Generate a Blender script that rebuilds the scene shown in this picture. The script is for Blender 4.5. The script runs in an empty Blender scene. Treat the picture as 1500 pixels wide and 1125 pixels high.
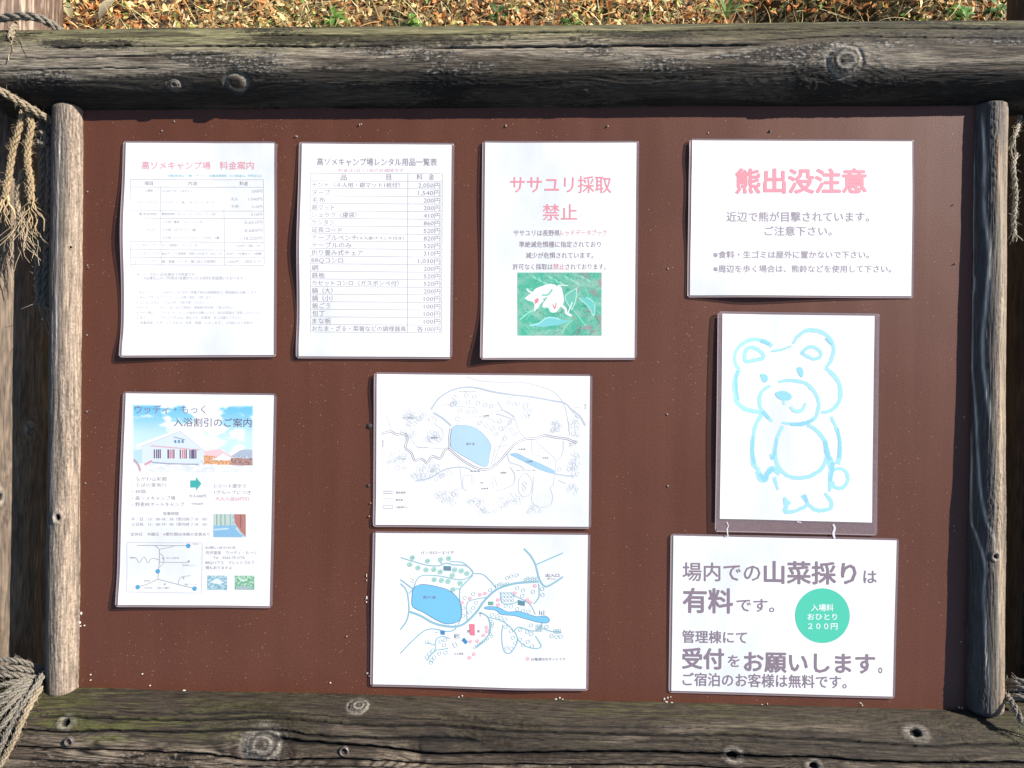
import bpy, bmesh, math, random
import numpy as np
from mathutils import Matrix, Vector

random.seed(7)
RNG = np.random.default_rng(11)
SC = bpy.context.scene
COL = SC.collection

# ---------------------------------------------------------------- the leaning frame
LEAN = math.radians(58)                       # the board leans back like a lectern
CU = Vector((1, 0, 0))
CV = Vector((0, math.sin(LEAN), math.cos(LEAN)))
CN = Vector((0, -math.cos(LEAN), math.sin(LEAN)))
BC = Vector((0, 0, 0.50))                     # board centre above the ground
BM = Matrix(((CU.x, CV.x, CN.x, BC.x), (CU.y, CV.y, CN.y, BC.y), (CU.z, CV.z, CN.z, BC.z), (0, 0, 0, 1)))

# ---------------------------------------------------------------- camera (solved from the A4 sheets)
FPX = 1083.0
rv = np.array([0.00441018, 0.03705251, 0.01094063]); tv = np.array([0.00619446, 0.02986145, 1.02161964])
ang = np.linalg.norm(rv); kk = rv / ang
KX = np.array([[0, -kk[2], kk[1]], [kk[2], 0, -kk[0]], [-kk[1], kk[0], 0]])
MR = np.eye(3) + math.sin(ang) * KX + (1 - math.cos(ang)) * KX @ KX
FL = np.diag([1.0, -1.0, -1.0])
CAMB = FL @ (-MR.T @ tv)                      # camera position in board axes (u, v, n)
AX = FL @ MR.T                                # columns: camera right, down, forward in board axes
cam_d = bpy.data.cameras.new('camera'); cam = bpy.data.objects.new('camera', cam_d); COL.objects.link(cam)
cam_d.sensor_width = 36; cam_d.lens = FPX / 1500 * 36; cam_d.clip_start = 0.02; cam_d.clip_end = 400
r_, d_, f_ = AX[:, 0], AX[:, 1], AX[:, 2]
cam.matrix_world = BM @ Matrix(((r_[0], -d_[0], -f_[0], CAMB[0]), (r_[1], -d_[1], -f_[1], CAMB[1]), (r_[2], -d_[2], -f_[2], CAMB[2]), (0, 0, 0, 1)))
SC.camera = cam

# ---------------------------------------------------------------- light
SUN_B = Vector((1.96, 1.22, 1.0)).normalized()         # towards the sun in board axes: raking from upper right
SUN_W = (BM.to_3x3() @ SUN_B).normalized()
world = bpy.data.worlds.new('World'); SC.world = world; world.use_nodes = True
wn = world.node_tree.nodes; wl = world.node_tree.links
sky = wn.new('ShaderNodeTexSky'); sky.sky_type = 'NISHITA'; sky.sun_disc = False
sky.sun_elevation = math.asin(SUN_W.z); sky.sun_rotation = math.atan2(SUN_W.x, SUN_W.y)
sky.altitude = 1200; sky.air_density = 1.0; sky.dust_density = 1.0
wl.new(sky.outputs[0], wn['Background'].inputs[0]); wn['Background'].inputs[1].default_value = 0.07
sl = bpy.data.lights.new('sun', 'SUN'); sl.energy = 5.0; sl.angle = math.radians(0.5); sl.color = (1.0, 0.95, 0.88)
sun = bpy.data.objects.new('sun', sl); COL.objects.link(sun)
sun.rotation_euler = SUN_W.to_track_quat('Z', 'Y').to_euler(); sun.location = SUN_W * 8
SC.view_settings.view_transform = 'Standard'; SC.view_settings.look = 'None'
SC.view_settings.exposure = 0.98; SC.view_settings.gamma = 1.0; SC.view_settings.use_curve_mapping = False

# ---------------------------------------------------------------- helpers
def P(x, y, n=0.0):
    """photo pixel -> (u, v) on the plane n of the board; arrays welcome"""
    x = np.asarray(x, float); y = np.asarray(y, float)
    dx = (x - 750) / FPX; dy = (y - 562.5) / FPX
    D = np.stack([AX[k, 0] * dx + AX[k, 1] * dy + AX[k, 2] for k in range(3)], -1)
    t = (n - CAMB[2]) / D[..., 2]
    return CAMB[0] + t * D[..., 0], CAMB[1] + t * D[..., 1]

def G(x, y, z=0.0):
    """photo pixel -> world point on the ground"""
    D = AX @ np.array([(x - 750) / FPX, (y - 562.5) / FPX, 1.0])
    Dw = BM.to_3x3() @ Vector(D); C = cam.matrix_world.translation
    t = (z - C.z) / Dw.z
    return C + Dw * t

def hsh(ix, iy, s):
    h = (ix.astype(np.int64) * 374761393 + iy.astype(np.int64) * 668265263 + s * 974634777) & 0xffffffff
    h = ((h ^ (h >> 13)) * 1274126177) & 0xffffffff
    h = h ^ (h >> 16)
    return (h & 0xffff) / 65535.0

def noise(x, y, s=0):
    """2-d gradient noise, about -1..1"""
    x, y = np.broadcast_arrays(np.asarray(x, float), np.asarray(y, float))
    ix = np.floor(x); iy = np.floor(y); fx = x - ix; fy = y - iy
    ux = fx * fx * fx * (fx * (fx * 6 - 15) + 10); uy = fy * fy * fy * (fy * (fy * 6 - 15) + 10)
    def g(a, b):
        t = hsh(ix + a, iy + b, s) * 2 * math.pi
        return np.cos(t) * (fx - a) + np.sin(t) * (fy - b)
    n0 = g(0, 0) * (1 - ux) + g(1, 0) * ux; n1 = g(0, 1) * (1 - ux) + g(1, 1) * ux
    return (n0 * (1 - uy) + n1 * uy) * 1.5

def fbm(x, y, s=0, o=4):
    r = 0; a = 1.0; t = 0
    for k in range(o):
        r = r + a * noise(np.asarray(x) * 2 ** k, np.asarray(y) * 2 ** k, s + k * 17); t += a; a *= 0.5
    return r / t * 1.3

def sst(a, b, x):
    t = np.clip((x - a) / (b - a), 0, 1); return t * t * (3 - 2 * t)

def mix(a, b, t):
    t = np.asarray(t)[..., None]; return np.asarray(a) * (1 - t) + np.asarray(b) * t

def lin(c):
    return tuple(((v / 255) / 12.92 if v / 255 <= 0.04045 else ((v / 255 + 0.055) / 1.055) ** 2.4) for v in c)

def mat(name, base=(0.5, 0.5, 0.5), rough=0.7, spec=0.5, attr=None, var=0.0, vscale=50.0, bump=0.0, bscale=(300, 300, 300), bdist=0.001, alpha=1.0, coat=0.0, subsurf=0.0):
    m = bpy.data.materials.new(name); m.use_nodes = True
    nt = m.node_tree; b = nt.nodes['Principled BSDF']
    b.inputs['Roughness'].default_value = rough; b.inputs['Specular IOR Level'].default_value = spec
    b.inputs['Base Color'].default_value = (*base, 1); b.inputs['Alpha'].default_value = alpha
    b.inputs['Coat Weight'].default_value = coat; b.inputs['Coat Roughness'].default_value = 0.12
    tc = nt.nodes.new('ShaderNodeTexCoord')
    src = None
    if attr:
        a = nt.nodes.new('ShaderNodeAttribute'); a.attribute_name = attr; src = a.outputs['Color']
    if var:
        nz = nt.nodes.new('ShaderNodeTexNoise'); nz.inputs['Scale'].default_value = vscale; nz.inputs['Detail'].default_value = 6
        mp = nt.nodes.new('ShaderNodeMapping'); s = max(bscale); mp.inputs['Scale'].default_value = tuple(v / s for v in bscale)
        nt.links.new(tc.outputs['Object'], mp.inputs['Vector']); nt.links.new(mp.outputs[0], nz.inputs['Vector'])
        mr = nt.nodes.new('ShaderNodeMapRange'); mr.inputs['From Min'].default_value = 0.3; mr.inputs['From Max'].default_value = 0.7
        mr.inputs['To Min'].default_value = 1 - var; mr.inputs['To Max'].default_value = 1 + var
        nt.links.new(nz.outputs['Fac'], mr.inputs['Value'])
        mx = nt.nodes.new('ShaderNodeMix'); mx.data_type = 'RGBA'; mx.blend_type = 'MULTIPLY'; mx.inputs['Factor'].default_value = 1
        if src: nt.links.new(src, mx.inputs['A'])
        else: mx.inputs['A'].default_value = (*base, 1)
        nt.links.new(mr.outputs[0], mx.inputs['B']); src = mx.outputs['Result']
    if src: nt.links.new(src, b.inputs['Base Color'])
    if bump:
        mp2 = nt.nodes.new('ShaderNodeMapping'); mp2.inputs['Scale'].default_value = bscale
        n2 = nt.nodes.new('ShaderNodeTexNoise'); n2.inputs['Scale'].default_value = 1; n2.inputs['Detail'].default_value = 5
        bp = nt.nodes.new('ShaderNodeBump'); bp.inputs['Strength'].default_value = bump; bp.inputs['Distance'].default_value = bdist
        nt.links.new(tc.outputs['Object'], mp2.inputs['Vector']); nt.links.new(mp2.outputs[0], n2.inputs['Vector'])
        nt.links.new(n2.outputs['Fac'], bp.inputs['Height']); nt.links.new(bp.outputs[0], b.inputs['Normal'])
    return m

def mesh_obj(name, verts, faces, m, parent=None, colors=None, smooth=False, origin=(0, 0, 0), mats=None, fmat=None, label=None, kind=None):
    """verts (N,3) numpy, faces list or (M,k) array -> one linked mesh object"""
    v = np.asarray(verts, np.float32).reshape(-1, 3) - np.asarray(origin, np.float32)
    me = bpy.data.meshes.new(name)
    if isinstance(faces, np.ndarray):
        k = faces.shape[1]; nf = faces.shape[0]
        me.vertices.add(len(v)); me.vertices.foreach_set('co', v.ravel())
        me.loops.add(nf * k); me.loops.foreach_set('vertex_index', faces.astype(np.int32).ravel())
        me.polygons.add(nf); me.polygons.foreach_set('loop_start', (np.arange(nf) * k).astype(np.int32))
        me.update(calc_edges=True); me.validate()
    else:
        me.from_pydata(v.tolist(), [], faces); me.update()
    for q in (mats or [m]): me.materials.append(q)
    if fmat is not None: me.polygons.foreach_set('material_index', np.asarray(fmat, np.int32))
    if colors is not None:
        a = me.color_attributes.new('col', 'FLOAT_COLOR', 'POINT')
        c = np.ones((len(v), 4), np.float32); c[:, :3] = np.clip(colors, 0, 1); a.data.foreach_set('color', c.ravel())
    if smooth: me.polygons.foreach_set('use_smooth', [True] * len(me.polygons))
    o = bpy.data.objects.new(name, me); COL.objects.link(o)
    if parent is not None: o.parent = parent
    if label: o['label'] = label
    if kind: o['kind'] = kind
    return o

def thing(name, label, cat, origin=(0, 0, 0), group=None, world_space=False):
    o = bpy.data.objects.new(name, None); o.empty_display_size = 0.05; COL.objects.link(o)
    o.matrix_world = Matrix.Translation(Vector(origin)) if world_space else BM @ Matrix.Translation(Vector(origin))
    o['label'] = label; o['category'] = cat
    if group: o['group'] = group
    return o

def grid_faces(nx, ny, wrap=False):
    """quads of a grid stored row-major [nx][ny]; wrap closes the ny direction"""
    i = np.arange(nx - 1)[:, None]; j = np.arange(ny if wrap else ny - 1)[None, :]
    a = i * ny + j; b = i * ny + (j + 1) % ny
    return np.stack([a, a + ny, b + ny, b], -1).reshape(-1, 4)

def catmull(pts, n=6, closed=False):
    p = np.asarray(pts, float); N = len(p)
    if N < 3 and not closed: return p
    out = []
    rng = range(N if closed else N - 1)
    for i in rng:
        g = lambda k: p[k % N] if closed else p[min(max(k, 0), N - 1)]
        a, b, c, d = g(i - 1), g(i), g(i + 1), g(i + 2)
        for k in range(n):
            t = k / n
            out.append(0.5 * ((2 * b) + (c - a) * t + (2 * a - 5 * b + 4 * c - d) * t * t + (3 * b - a - 3 * c + d) * t ** 3))
    if not closed: out.append(p[-1])
    return np.array(out)

# ================================================================ WOOD
M_WOOD = mat('weathered_log_wood', rough=0.78, spec=0.3, attr='col', var=0.62, vscale=620, bump=0.8, bscale=(45, 700, 700), bdist=0.0016)
M_POST = mat('peeled_post_wood', rough=0.72, spec=0.35, attr='col', var=0.42, vscale=520, bump=0.7, bscale=(650, 45, 650), bdist=0.001)

def log_mesh(name, parent, A, B, R, nx, nth, style, knots=(), cracks=(), seed=0, mt=None, cap=(0.02, 0.02), taper=None, orig=(0, 0, 0), bow=0.0, rings=26.0, lines=()):
    A = np.array(A, float); B = np.array(B, float); ax = B - A; L = np.linalg.norm(ax); ax /= L
    en = np.array([0, 0, 1.0]); en -= ax * en.dot(ax); en /= np.linalg.norm(en); es = np.cross(en, ax)
    nf = int(nth * 0.8); th = np.concatenate([np.linspace(-1.9, 1.9, nf, endpoint=False), np.linspace(1.9, 2 * math.pi - 1.9, nth - nf, endpoint=False)])
    x = np.linspace(0, L, nx); X, T = np.meshgrid(x, th, indexing='ij'); S = T * R
    # knots given as photo pixels (px, py, size_m, strength, style)
    K = []
    for k in knots:
        n = A[2] + R
        for _ in range(4):
            u, v = P(k[0], k[1], n); q = np.array([u, v, 0]) - np.array([A[0], A[1], 0])
            xk = q.dot(ax); ck = A + ax * xk; off = np.array([u, v, 0]) - np.array([ck[0], ck[1], 0])
            sn = float(np.clip(off.dot(es) / R, -0.98, 0.98)); tk = math.asin(sn); n = ck[2] + R * math.cos(tk)
        K.append((xk, tk * R, k[2], k[3], k[4]))
    Sw = S + 0.010 * fbm(X * 2.2, S * 6, seed + 3, 3)
    H = fbm(X * 1.5, S * 16, seed, 3) + 0.16 * fbm(X * 5, S * 60, seed + 5, 2)
    Xw = X
    disp = np.zeros_like(X); kd = np.zeros_like(X); kring = np.zeros_like(X); kcore = np.zeros_like(X); khalo = np.zeros_like(X)
    for xk, sk, r, st, sty in K:
        dx = X - xk; ds = S - sk
        e2 = (dx / 2.2) ** 2 + ds ** 2
        Sw = Sw - ds * (r * r * 2.2) / (e2 + r * r * 1.3) * st
        d = np.sqrt((dx / 1.25) ** 2 + ds ** 2) * (1 + 0.13 * fbm(X * 42, S * 42, seed + 9, 2) + 0.05 * noise(X * 260, S * 260, seed + 10))
        H = H + st * 0.75 * np.exp(-np.sqrt(e2) / (r * 1.7))
        core = 1 - sst(r * 0.75, r * 1.05, d)
        rr = 0.5 + 0.5 * np.cos(d / r * 2 * math.pi * 2.0 + 1.2 * noise(X * 160, S * 160, seed + 8))
        if sty == 'hole':
            kcore = np.maximum(kcore, 1 - sst(r * 0.45, r * 0.62, d)); khalo = np.maximum(khalo, (1 - sst(r * 0.9, r * 1.5, d)) * 0.6)
            disp = disp - 0.006 * (1 - sst(r * 0.4, r * 0.62, d)) + 0.0015 * np.exp(-((d - r) / (r * 0.4)) ** 2)
        elif sty == 'face':
            khalo = np.maximum(khalo, (1 - sst(r * 0.9, r * 1.6, d)) * (0.55 + 0.45 * rr)); kring = np.maximum(kring, core * (1 - rr) * 0.9)
            kcore = np.maximum(kcore, 0.85 * (1 - sst(0, r * 0.22, d)))
            disp = disp + 0.0014 * core + core * rr * 0.0009 - 0.0012 * np.exp(-((d - 1.15 * r) / (r * 0.14)) ** 2)
        elif sty == 'stub':
            disp = disp + 0.0035 * (1 - sst(r * 0.5, r * 1.0, d)) - 0.003 * np.exp(-((d - 1.4 * r) / (r * 0.3)) ** 2)
            khalo = np.maximum(khalo, 0.8 * np.exp(-((d - 1.15 * r) / (r * 0.35)) ** 2)); kring = np.maximum(kring, 0.75 * (1 - sst(r * 0.6, r * 0.8, d)))
        else:
            kring = np.maximum(kring, core * 0.8); disp = disp + 0.001 * core
    ph = H * rings / 4.0
    rg = 0.5 + 0.5 * np.cos(2 * math.pi * ph); rl = rg ** 3.2                # thin late-wood contour lines
    fib = fbm(Xw * 11, Sw * 300, seed + 21, 3); fib2 = noise(Xw * 42, Sw * 1050, seed + 31)
    patch = fbm(X * 5.5, Sw * 34, seed + 41, 4); pit = fbm(X * 130, S * 330, seed + 51, 3)
    broad = fbm(X * 1.7, S * 9, seed + 61, 3)
    zone = fbm(X * 3.1, Sw * 30, seed + 63, 3)                            # long pale and dark zones with firm edges
    hn = noise(Xw * 4.2, Sw * 170, seed + 65); hair = np.exp(-(hn / 0.055) ** 2) * sst(-0.25, 0.35, noise(X * 7, S * 60, seed + 66))
    hn2 = noise(Xw * 9, Sw * 420, seed + 67); hair = np.maximum(hair, 0.6 * np.exp(-(hn2 / 0.10) ** 2) * sst(-0.1, 0.4, noise(X * 9, S * 90, seed + 68)))
    chk = noise(X * 260, S * 420, seed + 69); chk = chk + 0.6 * noise(X * 520, S * 700, seed + 70)
    crk = np.zeros_like(X)
    for (s0, xa, xb, w, dep) in cracks:
        cx = s0 * R
        c0 = cx + 0.0022 * noise(X * 3.5, X * 0 + s0 * 9, seed + 71) + 0.0009 * noise(X * 60, X * 0 + s0 * 5, seed + 72)
        Sk = S - (S - Sw) * 0.35
        wv = w * (0.55 + 0.6 * (0.5 + 0.5 * noise(X * 9, X * 0 + s0 * 3, seed + 73)))
        env = sst(xa, xa + 0.05, X) * (1 - sst(xb - 0.05, xb, X)); g = np.exp(-((Sk - c0) / np.maximum(wv * 1.25, 1e-5)) ** 4) * env
        crk = np.maximum(crk, g); disp = disp - dep * g
    Rr = R * (1 + 0.016 * fbm(X * 2.1, S * 5, seed + 81, 2)) if taper is None else R * taper(X, T)
    micro = 0.00042 * fib + 0.00022 * fib2 + 0.0005 * rl * (0.4 + 0.6 * sst(-0.2, 0.5, patch)) - 0.0005 * hair + 0.00075 * pit * sst(0.0, 0.5, patch) + 0.0007 * patch
    rad = Rr + disp + micro
    for end, c in ((0, cap[0]), (1, cap[1])):
        if c:
            dd = X if end == 0 else L - X
            rad = rad * np.where(dd < c, np.sqrt(np.clip(1 - ((c - dd) / c) ** 2.4, 0.0, 1)), 1)
    cen = A[None, None] + ax * X[..., None] + bow * np.sin(math.pi * X / L)[..., None] * es
    V = cen + rad[..., None] * (np.cos(T)[..., None] * en + np.sin(T)[..., None] * es)
    q = np.sin(T)                                                          # +1 at the upper (or left) side
    C = style(dict(X=X, S=S, T=T, q=q, L=L, fib=fib, fib2=fib2, rl=rl, rg=rg, patch=patch, pit=pit, broad=broad, crk=crk, zone=zone, hair=hair, chk=chk, seed=seed))
    C = mix(C, np.array((0.32, 0.285, 0.235)) * (0.75 + 0.35 * fib2 + 0.3 * chk)[..., None], np.clip(khalo, 0, 1) * 0.8); C = mix(C, (0.018, 0.013, 0.010), kring * 0.8); C = mix(C, (0.008, 0.006, 0.005), kcore)
    C = mix(C, (0.006, 0.005, 0.005), np.clip(crk * 1.1, 0, 1))
    d_fib = np.clip(fib, -0.5, 0.5)
    for pts, w, colr, a_ in lines:                                         # pale late-wood ridges followed along the post
        lp = catmull(pts, 10); nn = A[2] + R
        u, v = P(lp[:, 0], lp[:, 1], nn * 0.9); qx = (u - A[0]) * ax[0] + (v - A[1]) * ax[1]
        so = (u - A[0] - qx * ax[0]) * es[0] + (v - A[1] - qx * ax[1]) * es[1]
        o_ = np.argsort(qx); tl = np.arcsin(np.clip(so / R, -0.97, 0.97)) * R
        sc_ = np.interp(x, qx[o_], tl[o_]); inside = (X > qx.min()) & (X < qx.max())
        g = np.exp(-((S - sc_[:, None] - 0.0004 * noise(X * 80, S * 0, seed + 91)) / w) ** 2) * sst(qx.min() - 0.01, qx.min() + 0.05, X) * (1 - sst(qx.max() - 0.05, qx.max() + 0.01, X)) * (0.8 + 0.4 * d_fib)
        C = mix(C, colr, g * a_)
    F = grid_faces(nx, nth, True)
    V = V.reshape(-1, 3); C = C.reshape(-1, 3)
    n0 = len(V); V = np.vstack([V, A + ax * 0.0, A + ax * L]); C = np.vstack([C, C[:1], C[-2:-1]])
    j = np.arange(nth); c0 = np.stack([j, (j + 1) % nth, j * 0 + n0, j * 0 + n0], -1); b0 = (nx - 1) * nth
    o = mesh_obj(name, V, F, mt, parent, C, smooth=True, origin=orig)
    # close the ends with small discs in the same mesh
    bm = bmesh.new(); bm.from_mesh(o.data)
    bm.faces.ensure_lookup_table(); bm.verts.ensure_lookup_table()
    loose = [v for v in bm.verts if not v.link_faces]; bmesh.ops.delete(bm, geom=loose, context='VERTS')
    bmesh.ops.holes_fill(bm, edges=[e for e in bm.edges if e.is_boundary], sides=0)
    for f in bm.faces: f.smooth = True
    bm.to_mesh(o.data); bm.free()
    return o

def style_rail_top(d):
    fine = 0.20 * d['fib'] + 0.16 * d['fib2'] + 0.16 * d['chk']
    t = np.clip(0.56 + fine + 0.22 * d['broad'], 0, 1)
    pale = mix((0.115, 0.092, 0.066), (0.34, 0.285, 0.215), t); mid = mix((0.032, 0.025, 0.018), (0.150, 0.120, 0.085), t); dark = mix((0.010, 0.008, 0.007), (0.05, 0.04, 0.03), t)
    C = mix(mid, pale, sst(-0.10, 0.12, d['zone'] + 0.35 * d['broad'] + 0.08 * d['pit'] + 0.12 * np.sin(d['X'] * 4.1 - 1.2)))
    C = mix(C, dark, sst(0.16, 0.30, d['patch'] + 0.40 * d['pit'] - 0.1 * d['zone']) * 0.85)
    C = mix(C, (0.020, 0.015, 0.011), d['rl'] * 0.30)
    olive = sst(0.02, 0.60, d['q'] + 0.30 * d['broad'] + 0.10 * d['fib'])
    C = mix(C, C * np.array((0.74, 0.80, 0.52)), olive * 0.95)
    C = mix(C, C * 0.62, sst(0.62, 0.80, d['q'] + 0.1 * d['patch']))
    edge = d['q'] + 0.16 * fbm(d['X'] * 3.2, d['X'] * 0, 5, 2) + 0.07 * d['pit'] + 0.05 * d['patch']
    under_shade = 1 - sst(-0.40, -0.30, edge)  # shade on the log's underside, painted into the wood colour with a ragged edge
    C = mix(C, C * 0.16, under_shade * 0.96)
    flake = sst(0.22, 0.34, d['pit']) * sst(0.0, 0.2, d['patch']) * (1 - under_shade) * (d['q'] < 0.2)
    C = mix(C, (0.26, 0.245, 0.22), flake * 0.8)
    return mix(C, (0.012, 0.010, 0.008), d['hair'] * 0.62)

def style_rail_low(d):
    fine = 0.24 * d['fib'] + 0.18 * d['fib2'] + 0.16 * d['chk']
    t = np.clip(0.52 + fine + 0.2 * d['broad'], 0, 1)
    pale = mix((0.090, 0.063, 0.041), (0.32, 0.255, 0.185), t); mid = mix((0.030, 0.021, 0.014), (0.160, 0.120, 0.083), t)
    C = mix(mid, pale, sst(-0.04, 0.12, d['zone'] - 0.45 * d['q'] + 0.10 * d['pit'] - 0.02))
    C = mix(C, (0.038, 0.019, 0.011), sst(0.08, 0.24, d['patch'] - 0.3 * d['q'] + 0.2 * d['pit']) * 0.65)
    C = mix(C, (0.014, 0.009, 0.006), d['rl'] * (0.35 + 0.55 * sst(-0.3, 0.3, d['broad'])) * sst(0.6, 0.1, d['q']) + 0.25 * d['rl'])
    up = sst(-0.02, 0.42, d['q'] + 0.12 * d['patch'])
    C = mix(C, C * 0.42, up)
    moss = sst(0.20, 0.70, d['q'] + 0.25 * d['fib']) * (0.15 + 0.9 * sst(0.55, 0.12, d['X']) + 0.8 * sst(1.36, 1.5, d['X']) + 0.5 * sst(0.1, 0.5, d['broad']))
    C = mix(C, mix((0.022, 0.024, 0.008), (0.085, 0.088, 0.022), t), np.clip(moss, 0, 1) * sst(-0.30, 0.35, d['fib'] + d['patch']) * 0.8)
    flake = sst(0.26, 0.38, d['pit']) * sst(-0.05, 0.2, d['patch']) * (d['q'] < 0.1)
    C = mix(C, (0.24, 0.21, 0.17), flake * 0.6)
    return mix(C, (0.010, 0.007, 0.005), d['hair'] * 0.7)

def style_post(pale, dark, warm, flank=0.35):
    def f(d):
        t = np.clip(0.60 + 0.30 * d['fib'] + 0.25 * d['fib2'] + 0.30 * d['broad'], 0, 1)
        C = mix(dark, pale, t)
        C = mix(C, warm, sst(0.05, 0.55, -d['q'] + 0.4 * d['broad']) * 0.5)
        C = mix(C, dark, d['rl'] * 0.45)
        C = mix(C, tuple(v * 0.55 for v in dark), sst(0.2, 0.5, d['pit'] + 0.5 * d['patch']) * 0.4)
        C = mix(C, C * (1 + 0.5 * d['chk'][..., None]), 0.6); C = mix(C, tuple(v * 0.4 for v in dark), d['hair'] * 0.55)
        C = mix(C, (0.040, 0.040, 0.044), sst(flank, flank + 0.28, d['q'] + 0.22 * d['fib'] + 0.12 * d['broad']) * 0.8)   # shade of the left flank painted in as streaky dark grey
        return C
    return f

FRAME_O = (0, -0.45, 0)
frame = thing('notice_board', 'brown notice board framed by weathered round logs and leaning back over grass', 'notice board', FRAME_O)

def ctr(p1, p2, n):
    a = P(p1[0], p1[1], n); b = P(p2[0], p2[1], n)
    return (float(a[0]), float(a[1]), n), (float(b[0]), float(b[1]), n)

# top rail
nT = -0.019; a, b = ctr((-6, 112), (1560, 100), nT)
log_mesh('top_rail', frame, a, b, 0.0597, 1750, 250, style_rail_top, seed=3, mt=M_WOOD, cap=(0.03, 0.03), orig=FRAME_O, rings=30,
    knots=[(347, 121, 0.009, 1.0, 'stub'), (255, 124, 0.007, 0.8, 'face'), (1238, 88, 0.017, 1.2, 'face'), (852, 140, 0.009, 0.9, 'plain'), (1180, 128, 0.012, 0.7, 'plain')],
    cracks=[(0.54, 0.36, 1.58, 0.0015, 0.006), (0.20, 0.10, 0.62, 0.0010, 0.004), (0.13, 0.62, 1.10, 0.0013, 0.005), (-0.02, 0.06, 0.40, 0.0006, 0.002), (0.33, 0.5, 0.9, 0.0005, 0.002), (0.23, 1.05, 1.6, 0.0007, 0.003), (0.62, 1.1, 1.6, 0.0006, 0.002), (-0.30, 0.02, 0.30, 0.0005, 0.002), (0.42, 0.95, 1.2, 0.0005, 0.002)])
# bottom rail
nB = -0.010; a, b = ctr((-30, 1067), (1560, 1111), nB)
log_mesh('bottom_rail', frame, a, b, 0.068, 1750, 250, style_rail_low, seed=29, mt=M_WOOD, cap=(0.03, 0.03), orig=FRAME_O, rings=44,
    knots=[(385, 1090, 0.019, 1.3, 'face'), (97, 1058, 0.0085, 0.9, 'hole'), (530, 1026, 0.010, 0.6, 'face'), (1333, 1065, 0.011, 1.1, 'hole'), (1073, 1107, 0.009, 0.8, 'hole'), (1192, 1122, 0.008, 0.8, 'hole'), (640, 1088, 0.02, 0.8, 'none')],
    cracks=[(0.66, 0.1, 1.55, 0.0012, 0.005), (0.46, 0.05, 0.75, 0.0014, 0.005), (0.34, 0.42, 1.55, 0.0017, 0.007), (0.14, 0.0, 1.62, 0.0012, 0.005), (0.02, 0.35, 0.7, 0.0006, 0.002), (0.55, 0.7, 1.3, 0.0006, 0.002), (-0.06, 0.7, 1.0, 0.0006, 0.002), (0.78, 0.2, 1.2, 0.0006, 0.002), (-0.12, 0.0, 0.4, 0.0006, 0.002)])
# inner posts
nP = -0.003
a, b = ctr((94, 1017), (102.5, 153), nP)
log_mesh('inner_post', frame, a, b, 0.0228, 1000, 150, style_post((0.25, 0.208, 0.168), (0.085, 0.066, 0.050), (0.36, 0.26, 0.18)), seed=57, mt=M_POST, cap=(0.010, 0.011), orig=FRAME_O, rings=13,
    taper=lambda X, T: 1 + 0.03 * noise(X * 4, T * 0, 5) - 0.03 * sst(0.35, 0.8, X), knots=[(84, 758, 0.006, 0.6, 'hole'), (106, 363, 0.002, 0.3, 'hole')],
    lines=[([(92, 165), (88, 300), (86, 420), (87, 560), (90, 700)], 0.0020, (0.045, 0.042, 0.045), 0.9), ([(87, 165), (83, 300), (80, 500), (80, 640)], 0.0018, (0.04, 0.04, 0.045), 0.9), ([(98, 170), (94, 320), (92, 480), (99, 600), (108, 760), (112, 990)], 0.0016, (0.07, 0.055, 0.045), 0.8), ([(90, 170), (85.5, 320), (83.5, 560)], 0.0014, (0.40, 0.37, 0.34), 0.9)])
a, b = ctr((1438.5, 1044), (1450, 151), nP); a = (a[0], a[1], 0.001); b = (b[0], b[1], -0.007)
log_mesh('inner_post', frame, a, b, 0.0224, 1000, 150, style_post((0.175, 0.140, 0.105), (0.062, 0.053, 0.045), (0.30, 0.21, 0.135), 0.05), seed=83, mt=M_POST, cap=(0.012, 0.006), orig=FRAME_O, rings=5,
    taper=lambda X, T: 1 + 0.035 * noise(X * 3.1, T * 0, 15) + 0.03 * sst(0.5, 0.0, X), knots=[(1458, 815, 0.0045, 0.8, 'hole')],
    lines=[([(1447, 155), (1449, 230), (1448, 300), (1453, 370), (1450, 430), (1445, 500), (1447, 560), (1455, 630)], 0.0021, (0.60, 0.53, 0.45), 1.0),
           ([(1434, 200), (1433, 300), (1435, 380), (1439, 410), (1435, 480), (1438, 600), (1440, 700), (1446, 760), (1456, 790), (1458, 830)], 0.0018, (0.50, 0.46, 0.40), 0.85),
           ([(1428, 620), (1429, 700), (1434, 770), (1445, 830), (1443, 880), (1448, 1020)], 0.0018, (0.50, 0.46, 0.40), 0.8),
           ([(1466, 190), (1468, 260), (1467, 330)], 0.0022, (0.42, 0.22, 0.09), 0.6),
           ([(1471, 200), (1471, 400), (1468, 650), (1464, 980)], 0.0030, (0.40, 0.33, 0.23), 0.6),
           ([(1461, 825), (1462, 920), (1459, 1035)], 0.0008, (0.40, 0.36, 0.30), 0.7)])
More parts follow.
